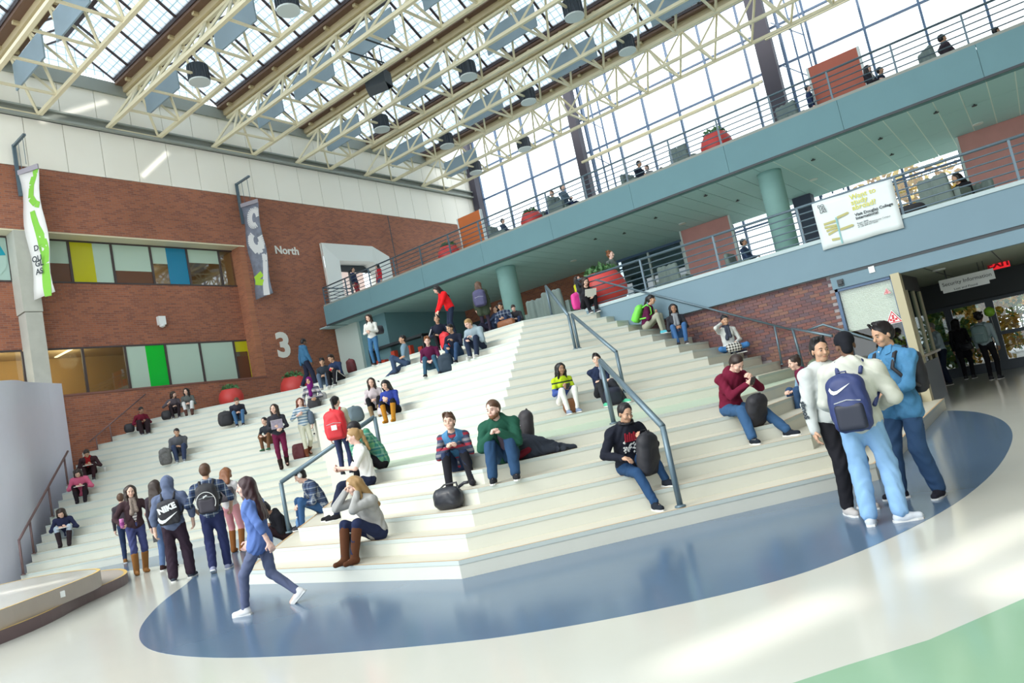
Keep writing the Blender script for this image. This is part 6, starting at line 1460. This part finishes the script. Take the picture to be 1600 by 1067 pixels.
J = stand('woman in plum trousers carrying a binder down the steps', 444, 729, 'L', -5, fem=True, s=1.04, skin='fair', hair=('longf', 'dark'), top=((.03, .03, .04), 1), bottom=((.12, .012, .045), 1), shoe=(.025, .015, .015), boots=.4, head=(-.3, .1), hands={1: (.06, .28, 1.12, -.3, -.6, .3, .8), -1: (-.12, .28, 1.05, .3, -.6, .3, .8)}, feet={1: (.06, .10, .085, 0), -1: (-.08, -.16, .18, .1, -.3)}, detail=1)
def binder(o): MB().box((-.15, -.02, -.12), (.15, .02, .12)).build('cover', mat('binder_grey', (.25, .22, .28), .5, noise=.5, nscale=14), o); MB().box((-.14, -.014, -.115), (.155, .014, .125)).build('pages', M_paper, o)
prop_at('grey binder carried by the woman in plum trousers', 'binder', 'binder', wpt(J, J['ha'][1] + V3(-.09, .05, .06)), binder, J['root'].rotation_euler.z)
bag_obj('red and black bag standing behind the woman in plum trousers', 'bag', wpt(J, (-.42, -.25, .15)), .4, (.40, .2, .50), mat('bag_redblack', (.10, .015, .02), .6), kind='shoulder_bag')
J = stand('woman with wine-red hair, blue striped top and cream trousers walking down the steps', 483, 711, 'L', 10, fem=True, s=.96, skin='rose', hair=('bob', 'auburn'), top=(M_bluest, .8), bottom=((.62, .62, .50), 1), shoe=(.15, .05, .025), boots=.3, head=(-.2, .2), hands={1: (.12, .16, 1.25, -.4, 0, .3, 1.0), -1: (-.24, .02, .9, .5, 0, 0, .6)}, elbow={1: (.6, .3, -1)}, feet={1: (.07, .10, .085, 0), -1: (-.08, -.22, .20, .1, -.5)}, detail=1)
bag_obj('slate blue shoulder bag on the woman with wine-red hair', 'bag', wpt(J, J['pelvis'] + V3(-.24, -.06, -.02)), J['root'].rotation_euler.z + 1.3, (.36, .18, .42), mat('bag_slate', (.10, .14, .20), .6), kind='shoulder_bag')
J = stand('woman in purple headscarf and grey striped sweater stepping down in black trousers', 499, 683, 'L', -15, fem=True, s=1.0, skin='tan', hair=('hijab', 'black'), cap=(.14, .01, .13), top=(M_greyst, 1), bottom=(BLACK, 1), shoe=BLACK, head=(-.15, .1), hands={1: (.24, .06, .9, -.6, 0, 0, .6), -1: (-.16, .24, 1.06, .5, 0, 0, .8)}, feet={1: (.06, .10, .085, 0), -1: (-.06, -.20, .22, .1, -.5)}, long=.2, detail=1)
bag_obj('black bag hanging in front of the woman in the purple headscarf', 'bag', wpt(J, J['pelvis'] + V3(-.06, .17, -.22)), J['root'].rotation_euler.z, (.36, .16, .40), M_bk, kind='shoulder_bag')
bag_obj('silver handbag behind the woman in the purple headscarf', 'bag', wpt(J, J['pelvis'] + V3(-.28, -.06, .0)), J['root'].rotation_euler.z, (.26, .12, .30), mat('bag_silver', (.30, .30, .30), .4), kind='handbag')
J = seat('boy with a lime lanyard sitting behind the woman in plum trousers', 424, 690, 'L', -10, s=.92, skin='fair', hair=('short', 'black'), top=((.03, .035, .045), .5), bottom=((.15, .075, .04), 1), shoe=(.06, .16, .09), lean=.25, hands=KNEES, detail=1)
J = stand('woman seen from behind with black ponytail, cream jacket and the red backpack', 543, 741, 1.172, 165, fem=True, s=.76, skin='fair', hair=('pony', 'black'), top=((.50, .50, .38), 1), bottom=((.03, .04, .10), 1), shoe=(.03, .03, .04), head=(-.5, .1), detail=1, bulk=.015)
b = worn_backpack(J, 'bright red backpack with a pale label on the woman with the black ponytail', (.36, .19, .50), M_redp, mat('pack_red_pocket', (.56, .015, .025), .55), 2)
MB().box((-.02, -.205, .16), (.07, -.19, .24)).build('label_patch', M_sole, b)
# couple in the middle
J = seat('girl with long brown hair in a cream top sitting beside the girl in blue', 590, 646, 'X', 42, fem=True, s=.93, skin='fair', hair=('longf', 'dark'), top=((.55, .48, .50), 1), bottom=(BLACK, 1), shoe=(.22, .15, .08), boots=.5, hands=LAP, lean=.22, head=(.1, .05), detail=1, feet=NEARF)
bag_obj('pale dotted bag between the girl in the cream top and the mustard boots', 'bag', wpt(J, (-.22, .46, -.19)), 0.5, (.30, .18, .26), mat('bag_dots', (.55, .50, .52), .7, noise=.5, nscale=40), kind='handbag')
J2 = seat('girl in bright blue sweater and mustard boots on the middle flight', 617, 642, 'X', 24, fem=True, s=.95, skin='fair', hair=('long', 'black'), top=((.035, .06, .30), 1), bottom=(BLACK, 1), shoe=(.42, .19, .02), boots=.85, hands={-1: (-.03, .36, .36, .4, 0, .3, .7), 1: (.08, .36, .34, -.4, 0, .3, .7)}, lean=.35, head=(-.1, .1), detail=1, feet=NEARF)
bag_obj('round slate grey bag left of the girl in the cream top', 'backpack', wpt(J, (.52, .30, -.19)), J['root'].rotation_euler.z + .5, (.44, .24, .40), mat('pack_slate', (.12, .17, .20), .7), .3)
# --- top of the middle flight
TS = .98
J = stand('woman in white sweater and jeans standing with a phone at the top of the steps', 590, 570, 3.906, -20, fem=True, s=.93, skin='fair', hair=('longf', 'dark'), top=((.66, .66, .63), 1), bottom=((.05, .15, .30), 1), shoe=(.05, .03, .03), head=(.05, .35), hands={-1: (-.05, .26, 1.12, .4, -.6, .3, .9), 1: (.06, .25, 1.10, -.4, -.6, .3, .9)}, detail=1)
bag_obj('dark handbag on the arm of the woman in the white sweater', 'bag', wpt(J, J['pelvis'] + V3(-.27, -.05, .06)), 1, (.26, .12, .30), M_lth, kind='handbag')
J = seat('man in grey-blue polo shirt reclining with one leg stretched out', 636, 570, 'X', -50, s=.98, skin='tan', hair=('short', 'black'), top=((.16, .25, .32), .45), bottom=((.045, .075, .14), 1, .016), shoe=(.03, .035, .05), lean=-.05, head=(.5, 0), hands={-1: (-.10, .22, .22, 0, 0, -1, .5), 1: (.10, .26, .24, 0, 0, -1, .5)}, feet={1: (.12, .78, -.30, 0, .5), -1: (-.12, .36, -.11, 0)}, detail=1)
J = seat('man with ginger hair in plum T-shirt and jeans, arms on his knees', 677, 576, 'X', 36, s=.98, skin='rose', hair=('quiff', 'ginger'), top=((.10, .012, .05), .5), bottom=((.04, .10, .16), 1), shoe=(.03, .03, .04), lean=.30, head=(.1, .1), hands={-1: (-.08, .34, .22, .3, 0, -.8, .6), 1: (.08, .34, .22, -.3, 0, -.8, .6)}, feet={-1: (-.20, .42, -.11, .1), 1: (.18, .42, -.11, -.1)}, detail=1)
bag_obj('dark teal backpack right of the man in the plum T-shirt', 'backpack', wpt(J, (-.40, .42, -.19)), J['root'].rotation_euler.z, (.42, .26, .50), mat('pack_teal', (.015, .035, .06), .7))
J = seat('man in dark navy sweater sitting beside the fair-haired man in the grey hoodie', 716, 556, 'X', 20, s=.98, skin='tan', hair=('short', 'black'), top=((.014, .018, .035), 1), bottom=((.03, .065, .14), 1), shoe=(.02, .02, .03), lean=.28, head=(-.4, .1), hands={-1: (-.06, .32, .42, 0, 0, -1, .6), 1: (.14, .34, .26, 0, 0, -1, .6)}, feet={-1: (-.08, .44, -.11, .1), 1: (.14, .40, -.11, -.1)}, detail=1)
J = seat('fair-haired man in pale grey-blue hoodie leaning forward', 752, 549, 'X', 8, s=1.0, skin='rose', hair=('short', 'blond'), top=((.28, .36, .41), 1), bottom=((.02, .03, .06), 1, .012), shoe=(.55, .56, .55), lean=.42, head=(-.3, .25), hands={-1: (-.06, .36, .34, 0, 0, -1, .7), 1: (.14, .36, .28, 0, 0, -1, .6)}, hood=1, detail=1, bulk=.02)
J = seat('man in black and white track top sitting behind the man in plum', 690, 536, 'X', 42, s=.98, skin='tan', hair=('short', 'black'), top=((.018, .022, .04), 1), bottom=(BLACK, 1), lean=.1, head=(-.2, -.1), hands=KNEES, detail=1)
MB().tube([tuple(J['sh'][1] + V3(.03, .065, -.02)), tuple(J['el'][1] + V3(.05, .03, 0))], .012, 6).tube([tuple(J['sh'][-1] + V3(-.03, .065, -.02)), tuple(J['el'][-1] + V3(-.05, .03, 0))], .012, 6).build('sleeve_stripe', M_sole, J['root'])
J = person('woman in red jacket with long black hair bending at the top of the steps', tuple(px_z(712, 527, H1) ), face(px_z(712, 527, H1), -70), 'stand', fem=True, s=.88, skin='fair', hair=('longf', 'black'), top=((.70, .015, .02), 1), bottom=((.02, .03, .06), 1), lean=.45, head=(0, .5), hands={-1: (-.1, .42, .86, .3, 0, -.8, .6), 1: (.14, .42, .84, -.3, 0, -.8, .6)}, detail=1, bulk=.016)
bag_obj('red backpack on the step below the woman in the red jacket', 'backpack', on_step(698, 545, 'X', .15)[0], PI, (.34, .2, .50), M_redp)
J = person('person in olive parka seen from behind with a purple backpack on the walkway', tuple(px_z(762, 520, H1)), face(px_z(762, 520, H1), 172), 'stand', fem=True, s=.84, skin='fair', hair=('bob', 'brown'), top=((.055, .075, .05), 1), bottom=((.04, .03, .05), 1), long=.5, detail=1, bulk=.02)
worn_backpack(J, 'purple-grey backpack on the person in the olive parka', (.36, .18, .48), mat('pack_purple', (.07, .07, .16), .7, noise=.4, nscale=14))
J = seat('man in blue checked shirt sitting on the walkway left of the round column', 792, 512, 'X', 20, ks=[20], s=.85, skin='tan', hair=('short', 'dark'), top=(M_bplaid, 1), bottom=(DJEAN, 1), lean=.25, head=(0, .2), hands=BOOK, detail=1, feet=NEARF, back=.6)
J = seat('person with dark hair peeping over the top step near the round column', 809, 508, 'X', 30, ks=[20], s=.75, skin='rose', hair=('short', 'dark'), top=((.05, .05, .06), 1), bottom=(DJEAN, 1), lean=.4, head=(0, .4), detail=0, feet=NEARF, back=.9)
J = seat('dark bundle of a person lying back on the walkway beside the checked shirt', 770, 516, 'X', -40, ks=[20], s=.85, skin='tan', hair=('short', 'black'), top=((.03, .045, .09), 1), bottom=((.02, .02, .04), 1), lean=-.7, head=(0, -.3), detail=0, feet=NEARF, back=.5)
bag_obj('brown leather satchel on the walkway edge below the checked shirt', 'bag', on_step(792, 512, 'X', .25)[0], PI, (.60, .16, .22), mat('satchel', (.22, .08, .03), .5), kind='satchel')
# left end of the walkway
J = person('man in blue jacket walking past the large planter below the number 3', tuple(px_z(484, 605, H1)), face(px_z(484, 605, H1), 110), 'stand', s=1.0, skin='dark', hair=('buzz', 'black'), top=((.045, .14, .26), 1), bottom=((.02, .025, .05), 1, .02), head=(0, .35), hands={1: (.26, .12, .85, -.6, 0, 0, .6), -1: (-.26, -.08, .85, .6, 0, 0, .6)}, feet={1: (.10, .2, .085, 0), -1: (-.1, -.2, .13, 0, -.4)}, detail=1, hood=1, bulk=.02)
J = seat('man in charcoal sweater sitting beside the man in navy with white-striped trousers', 512, 600, 'X', 36, s=.98, skin='tan', hair=('quiff', 'black'), top=((.03, .04, .055), 1), bottom=((.09, .13, .19), 1, .012), shoe=(.6, .6, .6), lean=.25, head=(.2, .1), hands=LAP, detail=1)
J = seat('man in navy T-shirt and black trousers with white stripes holding something red', 532, 592, 'X', 10, s=1.0, skin='tan', hair=('quiff', 'dark'), top=((.02, .035, .085), .5), bottom=(BLACK, 1, .012), shoe=(.62, .62, .6), lean=.3, head=(-.1, .15), hands=PHONE, detail=1)
MB().tube([tuple(J['hip'][-1] + V3(-.10, 0, .02)), tuple(J['kn'][-1] + V3(-.075, 0, 0)), tuple(J['an'][-1] + V3(-.065, 0, .06))], .012, 6).build('trouser_stripe', M_sole, J['root'])
def wrap(o): MB().ball((0, 0, 0), (.05, .03, .04), 10, 8).build('wrapper', M_redp, o, True)
prop_at('red wrapper in the hands of the man in the navy T-shirt', 'wrapper', 'food_wrapper', wpt(J, J['ha'][1] + V3(-.03, .07, .03)), wrap)
bag_obj('black and red backpack right of the man in the navy T-shirt', 'backpack', on_step(550, 580, 'X', .15, [18, 19, 20])[0], PI, (.36, .22, .46), mat('pack_blackred', (.09, .012, .016), .7, noise=.9, nscale=5))
# --- behind the rails: armchairs and people at a distance
def armchair(label, p, yaw, group='grey armchairs on the galleries'):
    r = root('armchair', label, 'chair', tuple(p), yaw, group)
    MB().box((-.36, -.30, .10), (.36, .36, .42)).build('seat', M_chair, r); mb = Field()
    for x in (-.27, -.1, .1, .27): mb.cone((x, -.36, .2), (x * .9, -.42, .92), .085, .075, .08)
    field_obj('backrest', [mb.mesh(.035)], M_chair, r)
    for q in (-1, 1): MB().box((q * .40 - .06, -.34, .10), (q * .40 + .06, .30, .60)).build('arm', M_chair, r)
    for q in (-1, 1):
        for y in (-.3, .28): MB().box((q * .34 - .025, y - .025, 0), (q * .34 + .025, y + .025, .1)).build('leg', M_dark, r)
    return r
def gallery(label, u, v, zf, deg, sit=True, chair=None, **kw):
    hz = zf + ((.42 + .88) if sit else 1.55) * kw.get('s', .9)
    p = px_z(u, v, hz); p = p.copy(); p[2] = zf + (.42 if sit else 0)
    kw.setdefault('s', .9); kw.setdefault('detail', 0)
    if sit:
        kw.setdefault('feet', {-1: (-.1, .42, -.335, 0), 1: (.1, .42, -.335, 0)}); kw.setdefault('hands', LAP)
        J = person(label, tuple(p), face(p, deg), 'sit', **kw)
        if chair: y = face(p, deg); armchair(chair, (p[0] + .06 * math.sin(y), p[1] - .06 * math.cos(y), zf), y)
    else: J = person(label, tuple(p), face(p, deg), 'stand', **kw)
    return J
ZU = 7.66
gallery('seated person in dark clothes on the balcony just right of the orange partition', 785, 346, ZU, 60, skin='fair', hair=('short', 'dark'), top=((.05, .07, .12), 1), bottom=(DJEAN, 1), chair='grey armchair on the balcony just right of the orange partition', s=.8)
gallery('seated person facing left on the balcony above the long fascia, left of the dark column', 862, 301, ZU, -30, skin='fair', hair=('short', 'brown'), top=((.14, .18, .18), 1), bottom=(DJEAN, 1), chair='grey armchair on the balcony left of the dark column')
gallery('seated person in grey leaning back on the balcony beside the dark column', 878, 292, ZU, 50, skin='fair', hair=('short', 'black'), top=((.10, .15, .20), 1), bottom=(DJEAN, 1), chair='second grey armchair on the balcony left of the dark column')
gallery('man in dark jacket seated on the balcony between the column and the red planter', 993, 256, ZU, 50, skin='tan', hair=('short', 'black'), top=((.02, .025, .045), 1), bottom=(NAVY, 1), lean=.3, chair='grey armchair under the man in the dark jacket on the balcony')
gallery('small seated figure on the balcony right of the man in the dark jacket', 1011, 263, ZU, -40, skin='rose', hair=('short', 'brown'), top=((.3, .32, .34), 1), bottom=(NAVY, 1), s=.8)
gallery('dark-haired head above the balcony edge, third right of the column', 1034, 267, ZU, -60, skin='tan', hair=('short', 'black'), top=((.04, .04, .06), 1), bottom=(NAVY, 1), s=.75)
gallery('person in navy standing at the left edge of the red-brown partition', 1262, 141, ZU, 90, sit=False, skin='fair', hair=('short', 'black'), top=((.03, .05, .12), 1), bottom=(NAVY, 1), s=.75)
gallery('seated person in black and white right of the red-brown partition', 1355, 107, ZU, 60, skin='fair', hair=('longf', 'black'), top=((.03, .03, .04), 1), open_front=(.6, .6, .6), bottom=(NAVY, 1), s=.85)
gallery('seated person in dark blue beside a grey armchair, far right of the balcony partition', 1374, 110, ZU, 80, skin='tan', hair=('short', 'black'), top=((.02, .03, .06), 1), bottom=(NAVY, 1), chair='grey armchair right of the red-brown partition on the balcony', s=.85)
gallery('person with dark hair sunk in an armchair at the far right of the balcony', 1470, 57, ZU, 120, skin='tan', hair=('short', 'black'), top=((.05, .04, .05), 1), bottom=(NAVY, 1), chair='wide grey armchair at the far right of the balcony', s=.95)
gallery('top of a dark head over the balcony curb in the upper right corner', 1555, 48, ZU, 120, skin='tan', hair=('short', 'black'), top=((.05, .04, .05), 1), bottom=(NAVY, 1), s=.85)
for (u, v, lab) in ((1240, 168, 'grey armchair on the balcony left of the red-brown partition'), (1070, 235, 'pale grey armchair on the balcony left of the red planter')):
    p = px_z(u, v, ZU + .92); armchair(lab, (p[0], p[1], ZU), face(p, 150))
gallery('woman in red and white walking behind the balcony rail at the white window box', 590, 418, ZU, -60, sit=False, skin='fair', hair=('long', 'black'), top=((.55, .03, .04), 1), open_front=(.65, .65, .65), bottom=((.1, .15, .25), 1), s=.85)
gallery('person in navy walking behind the balcony rail left of the woman in red', 551, 424, ZU, 60, sit=False, skin='tan', hair=('short', 'black'), top=((.03, .04, .09), 1), bottom=((.35, .05, .06), 1), s=.85)
gallery('curly-haired person in grey standing by the palm planter on the lower walkway', 954, 402, H1, 60, sit=False, skin='rose', hair=('curly', 'ginger'), top=((.12, .15, .14), 1), bottom=(NAVY, 1), s=.95, detail=1)
gallery('person in navy jacket seated behind the walkway rail left of the round column', 1160, 376, H1, 70, skin='brown', hair=('short', 'black'), top=((.03, .05, .10), 1), bottom=(NAVY, 1), chair='grey armchair behind the walkway rail left of the round column', s=.95)
gallery('person in black bent over in an armchair beside the rose partition on the walkway', 1503, 269, H1, -40, skin='tan', hair=('bob', 'black'), top=(BLACK, 1), bottom=(BLACK, 1), lean=.45, chair='grey armchair behind the rail next to the right rose partition', s=1.0)
bag_obj('black bag behind the walkway rail right of the study banner', 'bag', px_y(1422, 322, 17.4) * [1, 1, 0] + [0, 0, H1], .3, (.60, .3, .40), M_bk, kind='shoulder_bag')
for (u, v, lab) in ((1052, 425, 'grey armchair behind the walkway rail by the dark glazing'), (870, 465, 'pale grey armchair at the top of the right flight, left of the handrail'), (845, 478, 'pale grey armchair at the top of the right flight, nearest the round column'), (1470, 290, 'round grey armchair left of the person in black on the walkway')):
    p = px_z(u, v, H1 + .8); armchair(lab, (p[0], p[1], H1), face(p, 160))

# ------------------------------------------------------------------ lettering to mesh
bpy.context.view_layer.update()
dg = bpy.context.evaluated_depsgraph_get()
for o in [o for o in COL.objects if o.type == 'FONT']:
    me = bpy.data.meshes.new_from_object(o.evaluated_get(dg)); n, par, M, m = o.name, o.parent, o.matrix_local.copy(), o.data.materials[0]
    bpy.data.objects.remove(o); q = link(n, me, par); q.matrix_local = M
    if not me.materials: me.materials.append(m)
